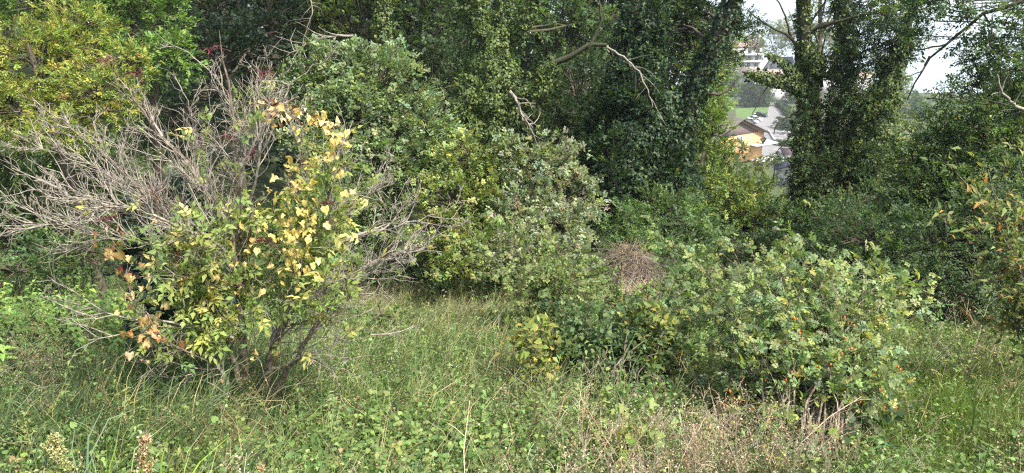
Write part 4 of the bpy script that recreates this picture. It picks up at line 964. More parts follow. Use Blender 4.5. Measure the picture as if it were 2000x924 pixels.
tips = [(1790, 535, -.3), (1755, 530, -.3), (1690, 520, -.2), (1640, 490, .1), (1540, 480, .2), (1560, 850, -.75), (1620, 870, -.85), (1700, 850, -.7), (1660, 815, -.7), (1600, 800, -.75), (1540, 800, -.7), (1730, 790, -.5), (1570, 480, .3), (1610, 500, .2), (1540, 520, .2), (1775, 545, -.1), (1765, 565, -.2), (1745, 545, 0), (1715, 570, -.3), (1720, 545, -.1), (1660, 525, .1), (1680, 560, -.2), (1735, 560, -.2), (1700, 550, .1), (1690, 600, -.3), (1640, 520, .3), (1600, 540, 0), (1560, 500, .5), (1520, 505, .6), (1470, 500, .8), (1430, 540, .6), (1390, 580, .5), (1400, 640, .1), (1430, 700, -.2), (1480, 740, -.4), (1530, 640, -.4), (1580, 620, -.5), (1640, 640, -.5), (1700, 680, -.3), (1740, 740, -.1), (1720, 800, -.2), (1660, 760, -.5), (1600, 720, -.6), (1540, 720, -.6), (1500, 600, 0), (1620, 580, -.2), (1560, 560, .1), (1680, 840, -.4), (1650, 560, 0), (1480, 560, .5), (1560, 660, -.5), (1450, 620, 0), (1600, 660, -.5), (1500, 680, -.4)]
tips = [(x - 32, y + 22, d) for x, y, d in tips]
rose, rap = cane_plant('rose_bush', 'wild rose bush with orange red hips on arching leafy canes', 'bush', (1570, 905), tips, 5.7, .010, PT7, ROSE, .10, 5600, LEAF, ELDER, farT=PT7K, sub=9, sublen=.42, arch=.22)
def hip_clusters(root, spots, D, n=5, s=.0085):
    for x, y, d in spots:
        c = P(x, y, D + d)
        for k in range(rng.integers(3, n + 1)):
            p = c + rng.normal(size=3) * A3(.045, .03, .03); m = M()
            p = p + A3(0, -.55, .02); tubes(m, [p + A3(0, 0, .012), p + A3(0, 0, .0075), p, p - A3(0, 0, .006), p - A3(0, 0, .009)], [.0015, s * .7, s, s * .75, s * .15], 7); m.build('rose_hip', HIP, root, smooth=True)
hip_clusters(rose, [(x - 20, y + 15, d) for x, y, d in [(1658, 640, -.6), (1560, 632, -.6), (1508, 652, -.6), (1540, 610, -.5), (1438, 705, -.5), (1400, 712, -.4), (1500, 690, -.6), (1610, 690, -.7), (1650, 800, -.6), (1441, 758, -.6), (1395, 760, -.5), (1535, 545, -.3), (1600, 600, -.5), (1480, 610, -.3), (1700, 720, -.5), (1585, 645, -.6), (1520, 570, -.3), (1430, 660, -.3), (1690, 635, -.5), (1630, 700, -.7), (1410, 690, -.4), (1460, 720, -.5), (1420, 740, -.4), (1530, 590, -.4), (1555, 680, -.6), (1510, 720, -.6), (1670, 680, -.6), (1485, 660, -.5), (1620, 560, -.3), (1385, 735, -.4)]], 5.7)
cane_plant('rose_bush', 'tall thin rose with feathery pale sprays before the hay heap', 'bush', (1090, 640), [(925, 465, 0), (960, 440, .2), (1000, 430, 0), (1030, 470, -.3), (1060, 450, .2), (1100, 470, 0), (1140, 500, -.2), (1160, 540, -.3), (1000, 520, -.3), (1050, 530, -.4), (1110, 550, -.5), (980, 560, -.4), (1180, 560, -.2), (1075, 500, -.2), (1020, 560, -.5)],
           9, .010, PT7, [((.16, .21, .075), 3), ((.21, .25, .10), 2), ((.12, .16, .055), 2)], .12, 1200, LEAF, ELDER, farT=PT7K, sub=9, sublen=.5, arch=.12)
cane_plant('rose_bush', 'loose pale green rose sprays arching right of the hay heap', 'bush', (1380, 640), [(1280, 450, .4), (1310, 470, .2), (1350, 490, 0), (1380, 500, 0), (1420, 520, 0), (1330, 540, -.3), (1400, 560, -.3), (1450, 560, -.2), (1440, 590, -.4), (1360, 590, -.3)],
           8.5, .009, PT7, [((.12, .18, .06), 3), ((.17, .22, .08), 2), ((.07, .12, .04), 1)], .15, 650, LEAF, ELDER, sub=7, sublen=.45, arch=.15)
# leafy shrubs in the middle of the meadow
DOGW = [((.16, .21, .045), 3), ((.22, .245, .055), 2), ((.11, .16, .04), 2), ((.28, .24, .06), .7)]
L1 = [leaf8(.55, .06, .4, .3), leaf8(.6, .10, .42, .4), leaf8(.5, .05, .38, .2)]
cane_plant('dogwood_shrub', 'slender shrub with drooping yellow green leaves at the left end of the bramble', 'shrub', (1055, 770), [(1020, 640, 0), (1040, 630, -.1), (1060, 620, .1), (1080, 640, 0), (1030, 690, -.1), (1070, 690, -.2), (1050, 720, -.2), (1035, 660, -.3), (1065, 650, -.3)], 6.1, .007, L1, DOGW, .075, 520, LEAF, ELDER, cap=260, sub=7, sublen=.25, arch=.05)
cane_plant('dogwood_shrub', 'slender shrub with upright stems of yellow green leaves right of the bramble', 'shrub', (1270, 770), [(1290, 570, 0), (1300, 600, -.1), (1260, 590, .1), (1240, 640, 0), (1310, 650, 0), (1330, 600, .2), (1250, 680, -.2), (1295, 690, -.2), (1220, 620, .1)], 6.2, .007, L1, DOGW, .08, 620, LEAF, ELDER, cap=280, sub=7, sublen=.25, arch=.05)
BRAM = [((.075, .125, .045), 3), ((.11, .165, .065), 2), ((.05, .085, .03), 2), ((.17, .21, .08), .7)]
bt = [(1080 + 36 * (k % 8) + rng.uniform(-20, 20), 600 + 40 * (k // 8) + rng.uniform(-16, 16), rng.uniform(-.4, .5)) for k in range(32)]
cane_plant('bramble_bush', 'rounded bramble with bluish green leaves in the middle of the meadow', 'bush', (1180, 775), bt, 6.7, .006, PT3, BRAM, .10, 2000, LEAF, ELDER, sub=6, sublen=.3, arch=.2)
bt = [(1470 + 26 * (k % 7) + rng.uniform(-20, 20), 740 + 42 * (k // 7) + rng.uniform(-16, 16), rng.uniform(-.4, .2)) for k in range(28)]
cane_plant('bramble_bush', 'shaded bramble with dark leaves under the rose bush at the bottom edge', 'bush', (1640, 915), [(x + 110, y + 10, d) for x, y, d in bt], 5.2, .006, PT3, [((.05, .08, .035), 3), ((.08, .12, .05), 2)], .12, 620, LEAF, ELDER, sub=6, sublen=.3, arch=.2)
HOP = [((.19, .26, .06), 3), ((.25, .31, .08), 2), ((.13, .19, .05), 2)]
LOB = [lobed(.08, .15), lobed(.14, .25), heart(.1, .2)]
cane_plant('hop_vine', 'light green lobed vine hanging down the near side of the rose bush', 'climbing plant', (1560, 915), [(1450, 745, 0), (1500, 745, 0), (1530, 760, 0), (1560, 790, -.1), (1550, 830, -.2), (1480, 770, 0), (1430, 770, .1), (1520, 700, .1), (1560, 730, .1)], 5.0, .004, LOB, HOP, .062, 330, LEAF, ELDER, cap=240, sub=6, sublen=.22, arch=.2)
cane_plant('hop_vine', 'light green lobed vine sprawling over the dry stalks at the bottom edge', 'climbing plant', (1240, 960), [(1268, 790, -.2), (1280, 830, -.2), (1230, 830, -.2), (1250, 860, -.2), (1290, 880, -.3), (1200, 880, -.3), (1310, 910, -.3), (1180, 800, 0), (1165, 860, -.2)], 4.4, .004, LOB, HOP, .055, 330, LEAF, ELDER, cap=240, sub=6, sublen=.2, arch=.15)
cane_plant('rose_bush', 'bright yellow green rose shoots right of the dark gap at the bottom', 'bush', (1650, 905), [(1640, 800, -.2), (1630, 850, -.2), (1650, 840, -.2), (1660, 880, -.2)], 4.9, .005, PT7, [((.20, .26, .06), 2), ((.15, .2, .05), 1)], .12, 90, LEAF, ELDER, cap=90, sub=5, sublen=.2)
# the young tree at the right edge
SAPL = [((.13, .17, .05), 3), ((.18, .20, .06), 2), ((.09, .13, .04), 2), ((.34, .18, .05), .7)]
cane_plant('young_tree', 'young tree with narrow pale leaves and a few orange ones at the right edge', 'tree', (2110, 780), [(1870, 340, .2), (1900, 350, 0), (1930, 330, 0), (1960, 340, .1), (1990, 320, 0), (1920, 400, -.1), (1890, 430, 0), (1960, 420, -.2), (1900, 480, 0), (1940, 500, -.2), (1990, 480, -.3), (1970, 560, -.3), (1920, 540, -.1), (1990, 620, -.3), (1950, 610, -.2), (2040, 400, 0), (2040, 520, -.2), (2030, 300, 0), (1935, 450, .1)],
           6.4, .008, [leaf8(.42, .08, .4, .25), leaf8(.36, .1, .45, .35)], SAPL, .085, 1700, LEAF, ELDER, sub=8, sublen=.32, arch=.05)

# ------------------------------------------------------------------ meadow plants
def weed_t(h=.4, nl=14, leaf=.09, w=.5, col=(1, 1, 1), up=.1, stem=(.9, .75, .6), tf=leaf8):
    parts = []; lean = rng.normal(size=2) * .12
    P0 = lambda t: A3(lean[0] * t * t, lean[1] * t * t, t) * h
    parts.append(ribbon([P0(t) for t in (0, .5, 1)], [.006, .005, .003], stem, up=(rng.normal(), rng.normal(), 0)))
    for k in range(nl):
        t = .12 + .88 * k / nl; v, q, f = tf(w * rng.uniform(.85, 1.15), .08, .4, .25)
        s = leaf * rng.uniform(.6, 1.15) * (1.15 - .5 * t)
        v = rotz(rotx(v * s, up + rng.normal() * .35), rng.uniform(0, 6.28)) + P0(t)
        parts.append((v, q, f * rng.uniform(.75, 1.25) * np.array(col)))
    return join(parts)
def low_t(n=9, r=.12, leaf=.055, tf=None):
    parts = []
    for k in range(n):
        v, q, f = (tf or (lambda: leaf8(.75, .06, .4, .2)))(); s = leaf * rng.uniform(.55, 1.2)
        v = rotz(rotx(v * s, rng.normal() * .4), rng.uniform(0, 6.28)) + A3(rng.normal() * r, rng.normal() * r, rng.uniform(.02, .17))
        parts.append((v, q, f * rng.uniform(.75, 1.25)))
    return join(parts)
def tuft_t(n=12, h=.4, wd=.006, bend=.5, spread=.06, tipf=(1.15, 1.1, .9), kseg=4):
    parts = []
    for k in range(n):
        a = rng.uniform(0, 6.28); hh = h * rng.uniform(.5, 1.15); b = bend * rng.uniform(.2, 1.3)
        d = A3(math.cos(a), math.sin(a), 0); p0 = A3(rng.normal() * spread, rng.normal() * spread, 0); pts = []
        for t in np.linspace(0, 1, kseg):
            th = b * t * 1.3; pts.append(p0 + d * hh * t * math.sin(th) * .9 + A3(0, 0, hh * t * math.cos(th * .8)))
        wv = wd * np.array([1, 1, .7, .15]) if kseg == 4 else wd * np.array([1, .9, .15])
        v, q, f = ribbon(pts, wv * rng.uniform(.7, 1.3), (1, 1, 1), up=(math.sin(a) + .3, -math.cos(a), .4))
        parts.append((v, q, f * rng.uniform(.75, 1.25)))
    return join(parts)
def stalk_t(h=.6, br=9, wd=.004, fuzz=4):
    parts = []; lean = rng.normal(size=2) * .22
    P0 = lambda t: A3(lean[0] * t * t, lean[1] * t * t, t) * h
    parts.append(ribbon([P0(t) for t in (0, .35, .7, 1)], [wd, wd, wd * .8, wd * .5], (1, 1, 1), up=(rng.normal(), rng.normal(), .2)))
    for k in range(br):
        t = rng.uniform(.35, 1); a = rng.uniform(0, 6.28); L = h * rng.uniform(.1, .3); d = A3(math.cos(a), math.sin(a), rng.uniform(.4, 1.3)); e = P0(t) + d * L * .7
        parts.append(ribbon([P0(t), (P0(t) + e) / 2 + A3(0, 0, .01), e], [wd * .6, wd * .5, wd * .35], np.array([1, 1, 1]) * rng.uniform(.8, 1.2), up=(rng.normal(), rng.normal(), .2)))
        for j in range(fuzz):
            v, q, f = kite(.8, .3); s = rng.uniform(.006, .014)
            parts.append((rotz(rotx(v * s, rng.normal()), rng.uniform(0, 6.3)) + e + rng.normal(size=3) * .018, q, np.tile(rng.uniform(.7, 1.2) * np.array([.95, .92, .85]), (1, 1))))
    return join(parts)
WEED = [weed_t(rng.uniform(.12, .30), int(rng.integers(12, 20)), .055, tf=[kite, leaf8][k % 2]) for k in range(8)]
TALLW = [weed_t(rng.uniform(.4, .75), int(rng.integers(16, 24)), .06, .35) for _ in range(5)]
NETT = [weed_t(rng.uniform(.6, .9), 22, .12, .5, up=-.15) for _ in range(6)]
LOWL = [low_t(11, .11, .034, lambda: kite(.75, .12)) for _ in range(7)]
LOWB = [low_t(10, .12, .034, lambda: heart(.08, .15)) for _ in range(5)]
TUFT = [tuft_t(12, rng.uniform(.2, .36), kseg=3) for _ in range(6)]
FINE = [tuft_t(16, rng.uniform(.18, .30), .004, .8, .09, kseg=3) for _ in range(6)]
LONG = [tuft_t(11, rng.uniform(.32, .52), .009, 1.1, .07) for _ in range(6)]
STALK = [stalk_t(rng.uniform(.25, .5), 10, .004, 2) for _ in range(8)]
DTUFT = [tuft_t(13, rng.uniform(.3, .5), .004, .75, .07, kseg=3) for _ in range(6)]
WISP = [stalk_t(rng.uniform(.45, .8), 12, .003, 6) for _ in range(6)]
def gz(px, py, c):      # weight of a patch given by centre and radius in the photograph, used to lay out the meadow
    w_ = np.zeros(len(px))
    for (x, y, rx, ry, a) in c: w_ = np.maximum(w_, a * np.exp(-(((px - x) / rx) ** 2 + ((py - y) / ry) ** 2)))
    return w_
def field(n, y0=2.6, y1=19):
    y = (rng.random(n) * (y1 ** 1.0 - y0 ** 1.0) + y0); x = (rng.random(n) * 2 - 1) * (.80 * y + 1.5)
    z = hgt(x, y); p = np.stack([x, y, z], 1); px, py = proj(p); return p, px, py
def sow(name, label, tmpl, pal, n, zones, mat, base=0.0, smin=.8, smax=1.25, y0=2.6, y1=19, sink=.02, cat='plants', patch=1.0, lean=.15, jit=.2, avoid=()):
    p, px, py = field(n, y0, y1); w_ = np.clip(gz(px, py, zones) + base, 0, 1) * (1 - gz(px, py, avoid))
    nz = .5 + .5 * np.sin(p[:, 0] * 2.3 + 1.7 * np.sin(p[:, 1] * 1.9) + len(name)) * np.sin(p[:, 1] * 2.9 + 1.3 * np.sin(p[:, 0] * 2.7))
    w_ = w_ * (1 - patch * .6 * nz)
    k = rng.random(n) < w_; p = p[k]; n = len(p)
    a = rng.uniform(0, 6.28, n); Y = np.stack([np.cos(a), np.sin(a), np.zeros(n)], 1)
    up = nrm(A3(0, -.12, 1) + rv(n) * lean); Yv = nrm(Y - up * np.sum(Y * up, 1, keepdims=True))
    m = M(); put(m, tmpl, p - A3(0, 0, sink), Yv, up, rng.uniform(smin, smax, n), pick(pal, n, jit))
    return tag(m.build(name, mat), label, cat, None, 'stuff')
WG = [((.105, .175, .05), 3), ((.145, .215, .07), 2), ((.075, .13, .04), 2), ((.19, .24, .08), 1.2), ((.24, .21, .12), .3)]
GG = [((.105, .17, .05), 3), ((.15, .21, .07), 2), ((.08, .125, .045), 2), ((.26, .25, .12), .5)]
BRI = [((.14, .21, .06), 3), ((.185, .255, .075), 2), ((.10, .165, .05), 2)]
GOLD = [((.36, .32, .17), 3), ((.42, .38, .22), 2), ((.26, .27, .12), 2)]
TAN = [((.33, .28, .19), 3), ((.42, .365, .25), 2), ((.25, .21, .145), 2), ((.21, .20, .11), 1.5)]
PURP = [((.21, .165, .125), 2), ((.27, .215, .155), 2), ((.19, .18, .10), 1.5)]
dryz = [(1330, 925, 165, 50, 1), (1180, 880, 70, 35, .5), (1450, 860, 60, 60, .6), (1490, 940, 70, 60, .8), (1250, 1000, 200, 60, 1)]
foot = [(500, 840, 75, 60, .95), (1600, 880, 70, 40, .5)]
clear = foot + [(870, 625, 150, 45, .8), (700, 735, 140, 40, .5), (960, 660, 100, 40, .5), (780, 680, 90, 40, .4)]
rosez = [(1580, 700, 170, 150, 1), (1640, 850, 90, 90, .8)]
sow('ground_leaves', 'low green leaves covering the meadow floor', LOWL, WG, 22000, [(0, 0, 1, 1, 0)], LEAF, .85, patch=.5, avoid=clear + [(1330, 920, 170, 70, .8), (1200, 900, 80, 60, .5)])
sow('weeds', 'leafy green weeds spread over the meadow', WEED, WG, 11500, [(0, 0, 1, 1, 0)], LEAF, .6, avoid=clear + [(1330, 920, 170, 70, .8), (1200, 900, 80, 60, .5)])
sow('grass', 'green grass tufts spread over the meadow', TUFT, GG, 13000, [(880, 650, 260, 120, .7), (1380, 560, 150, 60, .6), (350, 850, 250, 90, .4)], GRASS, .35, avoid=foot)
sow('bright_weeds', 'bright yellow green leafy weeds along the bottom edge', LOWB, BRI, 15000, [(770, 895, 190, 50, 1), (960, 860, 110, 50, .35), (620, 850, 70, 50, .4), (40, 760, 120, 60, .3)], LEAF, .04, y1=9, avoid=foot)
sow('tall_weeds', 'taller narrow leaved weeds standing in the meadow', TALLW, WG, 5000, [(870, 730, 160, 90, .8), (650, 760, 90, 80, .6), (990, 620, 80, 60, .7), (1180, 600, 200, 60, .5), (120, 700, 150, 60, .3), (1360, 640, 60, 100, .5), (1030, 860, 120, 60, .5)], LEAF, .10, avoid=foot)
sow('dry_grass', 'golden dry grass in the middle of the meadow', DTUFT, GOLD, 30000, [(870, 610, 130, 35, 1), (940, 650, 120, 50, .5), (760, 610, 90, 40, .6), (960, 560, 60, 20, .5), (1020, 760, 100, 50, .3)], DRY, .04, y1=17)
sow('grass_plumes', 'purplish brown seeding grass left of the golden patch', WISP, PURP, 9000, [(710, 600, 70, 40, .9), (60, 780, 120, 60, .8), (650, 550, 60, 30, .8), (860, 545, 90, 18, .8), (140, 710, 100, 30, .4), (650, 660, 60, 40, .4)], DRY, .02, y1=17)
sow('dry_stalks', 'tangle of dead dry brown stalks at the bottom right of centre', STALK, TAN, 24000, dryz, DRY, .015, y1=8, lean=.4, avoid=foot)
sow('dry_stalks', 'tall withered stalks along the dark hollow at right', STALK, [((.26, .21, .14), 3), ((.34, .28, .19), 2), ((.16, .14, .08), 2)], 5500, [(1880, 745, 140, 35, 1), (1800, 720, 70, 30, .7), (1960, 770, 80, 50, .8)], DRY, 0, 1.0, 1.7, y1=12, lean=.2, avoid=foot)
sow('soft_grass', 'soft bright green grass at the bottom right', FINE, [((.13, .20, .05), 3), ((.17, .24, .065), 2), ((.10, .16, .045), 2)], 26000, [(1860, 830, 140, 90, 1), (1960, 800, 100, 90, .8), (1780, 780, 60, 90, .6)], GRASS, .02, y1=10, patch=.4, avoid=foot)
sow('nettles', 'dense bed of bright nettles at the left edge', NETT, [((.11, .18, .045), 3), ((.16, .235, .06), 2), ((.07, .12, .035), 2)], 6500, [(70, 700, 130, 45, 1), (150, 670, 90, 40, .9), (0, 720, 80, 50, 1), (560, 640, 60, 40, .3)], LEAF, .0, .85, 1.2, y1=11, lean=.1)
sow('dark_grass', 'long dark green grass around the foot of the elder shrub', LONG, [((.06, .10, .04), 3), ((.09, .135, .06), 2), ((.13, .165, .075), 1)], 15000, [(400, 790, 110, 60, 1), (300, 740, 100, 50, .8), (130, 840, 150, 60, .8), (500, 830, 60, 40, .7), (340, 880, 150, 40, .5), (240, 800, 120, 60, .6)], GRASS, .02, y1=9, lean=.25, avoid=foot)
sow('seeding_grass', 'bent straw coloured seeding grass below the elder shrub', [tuft_t(9, .5, .004, 1.2, .08) for _ in range(5)], [((.28, .25, .12), 2), ((.36, .31, .17), 1), ((.16, .18, .07), 1)], 5000, [(420, 870, 110, 50, 1), (350, 830, 60, 40, .6)], DRY, .015, y1=8, avoid=foot)
FLAT = [tuft_t(12, rng.uniform(.35, .5), .005, 2.0, .10, kseg=3) for _ in range(6)]
sow('flattened_grass', 'pale flattened grass lying across the clearing right of the elder foot', FLAT, [((.21, .25, .12), 3), ((.29, .31, .17), 2), ((.14, .20, .08), 3)], 30000, clear[2:] + [(760, 780, 230, 70, .7), (560, 720, 100, 60, .5), (980, 760, 120, 60, .5)], GRASS, .01, y1=16, lean=.3, avoid=foot)
# green mounds at the far end of the meadow and other low shrubs
tree('bramble_mound', 'low green mound of bramble at the far end of the golden grass', 'bush', [(860, 580, 11.2, 60, 22), (930, 578, 11.4, 40, 18)], .05, 'tuft', WG, tr=.02, dens=.9)
tree('leafy_mound', 'dark leafy clump of tall weeds on the left of the golden grass', 'bush', [(740, 620, 9, 50, 28), (790, 640, 8.6, 40, 22), (700, 650, 8.4, 40, 22)], .055, 'alt', WG, tr=.02, dens=.7)
tree('low_bush', 'low green bush beside the foot of the hay heap', 'bush', [(1150, 540, 11.6, 45, 24), (1185, 560, 11.4, 30, 16), (1340, 545, 12, 50, 30), (1310, 575, 11.4, 60, 22), (1200, 585, 11, 60, 16)], .05, 'tuft', WG, tr=.02, dens=.8)
tree('shade_shrub', 'dull green shrubs closing the far end of the meadow under the sage tree', 'shrub', [(640, 500, 13.5, 100, 60), (760, 510, 13, 90, 45), (560, 470, 13, 90, 60), (860, 545, 12.6, 60, 25), (980, 555, 12, 60, 25)], .06, 'alt', MIDG, tr=.05, dens=.7)
for k, (x, y, D, r_, nm) in enumerate([(620, 735, 6.6, 50, 'just right of the elder foot'), (905, 735, 6.8, 60, 'in the middle of the clearing'), (1010, 835, 5.0, 70, 'left of the dry stalks'), (310, 745, 6.3, 60, 'left of the elder foot'), (560, 865, 4.6, 60, 'below the elder foot at the bottom edge'),
         (820, 690, 7.6, 40, 'in front of the golden grass'), (980, 640, 8.6, 50, 'left of the tall feathery rose'), (700, 830, 5.0, 70, 'among the bright leaves at the bottom'), (1800, 770, 6.4, 50, 'right of the rose bush'), (1940, 860, 4.9, 60, 'in the soft grass at the bottom right corner'), (60, 800, 5.2, 70, 'at the bottom left edge')]):
    tree('weed_clump', 'low leafy weed clump ' + nm, 'plant', [(x, y, D, r_, r_ * .5), (x + r_ * .7, y + r_ * .3, D - .1, r_ * .6, r_ * .3), (x - r_ * .7, y + r_ * .25, D, r_ * .6, r_ * .35)], .042, ['tuft', 'alt'][k % 2], [WG, BRI, WG][k % 3], tr=.012, dens=.5, group='weed clumps in the meadow', twr=.004)
# hay heap
hc = P(1215, 540, 12.6); hc[2] = float(hgt(hc[0], hc[1])) - .05
heap = thing('hay_heap', 'rounded heap of dead brown stalks at the far side of the meadow', 'heap', hc)
top = P(1215, 487, 12.6); H = top[2] - hc[2] + .02
def heap_r(t): return .60 * (1 - t ** 1.7) ** .65 * (1 + .8 * (1 - t) ** 2.6)
m = M(); k1, k2 = 9, 18
tt = np.linspace(0, .985, k1); aa = np.arange(k2) / k2 * 6.283
vv = np.array([[hc[0] + heap_r(t) * .93 * math.cos(a) * (1 + .12 * math.sin(3 * a + t * 4)) + .16 * t, hc[1] + heap_r(t) * .93 * math.sin(a), hc[2] + H * t * .97] for t in tt for a in aa])
qq = [(i * k2 + j, i * k2 + (j + 1) % k2, (i + 1) * k2 + (j + 1) % k2, (i + 1) * k2 + j) for i in range(k1 - 1) for j in range(k2)]
m.add(vv, qq, (.12, .085, .06)); m.build('core', DRY, heap)
n = 7000; t = rng.random(n) ** .8 * .97; a = rng.uniform(0, 6.283, n); r = np.array([heap_r(x) for x in t])
r = r * (1 + .14 * np.sin(3 * a + t * 4) + .10 * np.sin(5 * a + 2 + 7 * t)); p = np.stack([hc[0] + r * np.cos(a) + .16 * t, hc[1] + r * np.sin(a), hc[2] + H * t], 1)
out = np.stack([np.cos(a), np.sin(a), .6 + 0 * a], 1); tang = np.stack([-np.sin(a), np.cos(a), 0 * a], 1)
g = grow(p + out * .01, nrm(tang * rng.normal(size=(n, 1)) * .9 + nrm(out) * .15 + A3(0, 0, -.55) + rv(n) * rng.choice([.15, .5], (n, 1))), rng.uniform(.15, .5, n), 4, .2, -.08)
g2 = (g - A3(hc[0], hc[1], 0)); m = M()
tubes(m, g, np.tile([.0028, .003, .003, .0015], (n, 1)), 3, pick([((.22, .18, .135), 3), ((.31, .265, .20), 2), ((.135, .11, .085), 2)], n).repeat(9, 0))
n = 46; g = grow(top + rv(n) * A3(.09, .08, .04) - A3(0, 0, .16), nrm(A3(.3, 0, 1) + rv(n) * .28), rng.uniform(.15, .34, n), 4, .1, 0); tubes(m, g, np.tile([.005, .004, .003, .002], (n, 1)), 3, pick(TAN, n).repeat(9, 0))
m.build('straw', STRAW, heap, 'stuff')
m = M(); n = 2600; a = rng.uniform(0, 6.28, n); r = rng.random(n) ** .5
bx = P(1235, 575, 11.6); p = np.stack([bx[0] + r * np.cos(a) * .75, bx[1] + r * np.sin(a) * .7, 0 * a], 1); p[:, 2] = hgt(p[:, 0], p[:, 1]) + .16 * (1 - r * r) + .12
g = grow(p, nrm(rv(n) * A3(1, 1, .3)), rng.uniform(.12, .35, n), 4, .2, 0); tubes(m, g, np.tile([.003, .004, .004, .002], (n, 1)), 3, pick(TAN, n).repeat(9, 0))
tag(m.build('straw_litter', STRAW), 'pale dead stalks lying spread at the foot of the heap', 'dead stalks', None, 'stuff')
# single plants one can point at
def fluffy(label, px, D, h, rad, pal, name='flower_spike', cat='plant', n=900, lean=.2, leafn=0, size=.012):
    b = P(*px, D); tip = b.copy(); b = A3(tip[0] - lean * h, tip[1] + .05, float(hgt(tip[0], tip[1] + .05)) - .03)
    root = thing(name, label, cat, b); q = resample([b, b * .5 + tip * .5 + A3(-.02, 0, .05), tip], 12)
    m = M(); tubes(m, q, np.linspace(.006, .002, 12), 5); m.build('stem', TWIG, root, smooth=True)
    m = M(); L = np.linalg.norm(tip - b); k = 34
    t = rng.uniform(max(0, 1 - h / L), 1, k); i = np.clip((t * 11).astype(int), 0, 11); f = (1 - t) / min(1, h / L)
    g = grow(q[i], nrm(A3(0, 0, .9) + rv(k) * .8), rad * (.25 + .9 * f) * rng.uniform(.6, 1.2, k), 5, .2, .05)
    tubes(m, g, np.full((k, 5), .0016), 3, pal[0][0])
    gp = g.reshape(-1, 3); j = rng.integers(0, len(gp), n)
    put(m, [kite(.8, .3), kite(.6, .2)], gp[j] + rv(n) * .010, rv(n), rv(n), size * rng.uniform(.5, 1.3, n), pick(pal, n)); m.build('flower_head', DRY, root, 'stuff')
    if leafn:
        j = rng.integers(2, 9, leafn); m = M(); put(m, L1, q[j], rv(leafn) * A3(1, 1, .3), A3(0, 0, 1) + rv(leafn) * .3, .08, pick(WG, leafn)); m.build('foliage', LEAF, root, 'stuff')
fluffy('pale yellow green feathery flower spike in the bottom left corner', (105, 838), 3.3, .42, .14, [((.34, .34, .15), 3), ((.42, .40, .2), 2), ((.22, .26, .1), 2)], n=2200, lean=.12, leafn=14)
fluffy('tan dry dock seed spike leaning right near the bottom left', (286, 838), 3.3, .30, .06, [((.48, .34, .2), 3), ((.55, .42, .27), 2), ((.36, .25, .14), 2)], name='seed_spike', n=1500, lean=.28, leafn=10, size=.015)
fluffy('small brown dry seed spike at the bottom edge below the elder stem', (508, 905), 3.4, .12, .04, [((.36, .24, .14), 3), ((.44, .32, .2), 2)], name='seed_spike', n=420, lean=.05)
b = P(205, 930, 3.1); gt = thing('grass_tussock', 'fresh bright green grass tussock between the two spikes at the bottom left', 'grass', A3(b[0], b[1], float(hgt(b[0], b[1]))))
for k in range(70):
    v, q, f = tuft_t(1, .42, .011, .45, 0.0); m = M(); m.add(v + np.array(gt.location) + A3(rng.normal() * .14, rng.normal() * .10, 0), q, np.clip(f * pick([((.22, .33, .06), 2), ((.17, .26, .05), 1)], 1), 0, .9)); m.build('blade', GRASS, gt)
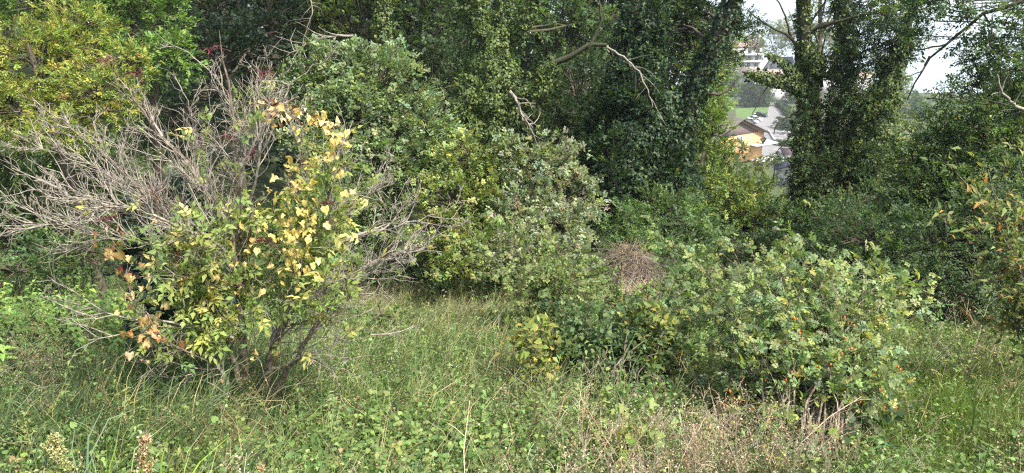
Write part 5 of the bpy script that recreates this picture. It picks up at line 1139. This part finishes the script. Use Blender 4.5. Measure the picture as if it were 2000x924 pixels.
# thin dark weed stalks standing up, fallen pale stems
for k, (x, y0, y1, D) in enumerate([(655, 690, 790, 6.2), (735, 700, 800, 6.0), (935, 480, 620, 9.5), (575, 740, 850, 5.2), (1150, 640, 760, 6.4), (830, 690, 780, 6.2)]):
    e = P(x, y0, D); b = A3(e[0] + .03, e[1], float(hgt(e[0] + .03, e[1])) - .03); m = M()
    q = resample([b, (b + e) / 2 + A3(.02, 0, 0), e], 8, .006); root = thing('weed_stalk', ['thin dark upright weed stalk just right of the elder foot', 'thin dark weed stalk in front of the dark leafy clump', 'tall pale weed stalk before the yellow tinged shrub', 'thin dark stalk close to the bottom, right of the elder foot', 'thin stalk rising out of the bramble', 'thin dark weed stalk below the golden grass'][k], 'plant', b, 'single weed stalks')
    tubes(m, q, np.linspace(.005, .0025, 8), 5); m.build('stem', ELDER, root, smooth=True)
    n = 60; j = rng.integers(2, 8, n); m = M(); put(m, L1, q[j] + rv(n) * .01, rv(n) * A3(1, 1, .6), A3(0, 0, 1) + rv(n) * .4, .045 * rng.uniform(.4, 1.2, n), pick(WG, n)); m.build('foliage', LEAF, root, 'stuff')
for k, (x0, y0, x1, y1, D0, D1) in enumerate([(690, 745, 820, 710, 6.0, 6.5), (700, 760, 800, 730, 5.9, 6.2), (640, 700, 745, 655, 6.3, 6.8), (660, 690, 700, 678, 6.3, 6.5), (1810, 890, 1880, 860, 5.0, 5.3), (1330, 870, 1440, 900, 4.6, 4.5)]):
    a, c = P(x0, y0, D0), P(x1, y1, D1)
    for p in (a, c): p[2] = float(hgt(p[0], p[1])) + .12
    m = M(); tubes(m, resample([a, (a + c) / 2 + A3(0, 0, .03), c], 8, .012), np.linspace(.007, .003, 8), 5)
    tag(m.build('fallen_stem', TWIG, smooth=True), ['pale cut stem lying flat right of the elder foot', 'lower of the two cut stems lying right of the elder foot', 'pale dead stem leaning into the meadow from the elder', 'short dead stem near the elder foot', 'pale dead stem lying in the soft grass at the bottom right', 'pale dead stem arching over the dry stalks'][k], 'stem', 'dead stems lying in the meadow')

# the warm air over the valley
hz = bpy.data.materials.new('haze_air'); hz.use_nodes = True; N = hz.node_tree; N.nodes.clear()
vo = N.nodes.new('ShaderNodeOutputMaterial'); pv = N.nodes.new('ShaderNodeVolumePrincipled')
pv.inputs['Color'].default_value = (.86, .93, 1.0, 1); pv.inputs['Density'].default_value = .00038; pv.inputs['Anisotropy'].default_value = .3
N.links.new(pv.outputs[0], vo.inputs['Volume'])
m = M(); boxm(m, A3(0, 0, 0), A3(1, 0, 0), A3(0, 1, 0), -30500, 30500, -3500, 40500, -74, 46)
ho = m.build('haze', hz); ho['kind'] = 'stuff'; ho['label'] = 'thin pale summer haze hanging over the whole valley'
S.view_layers[0].update()
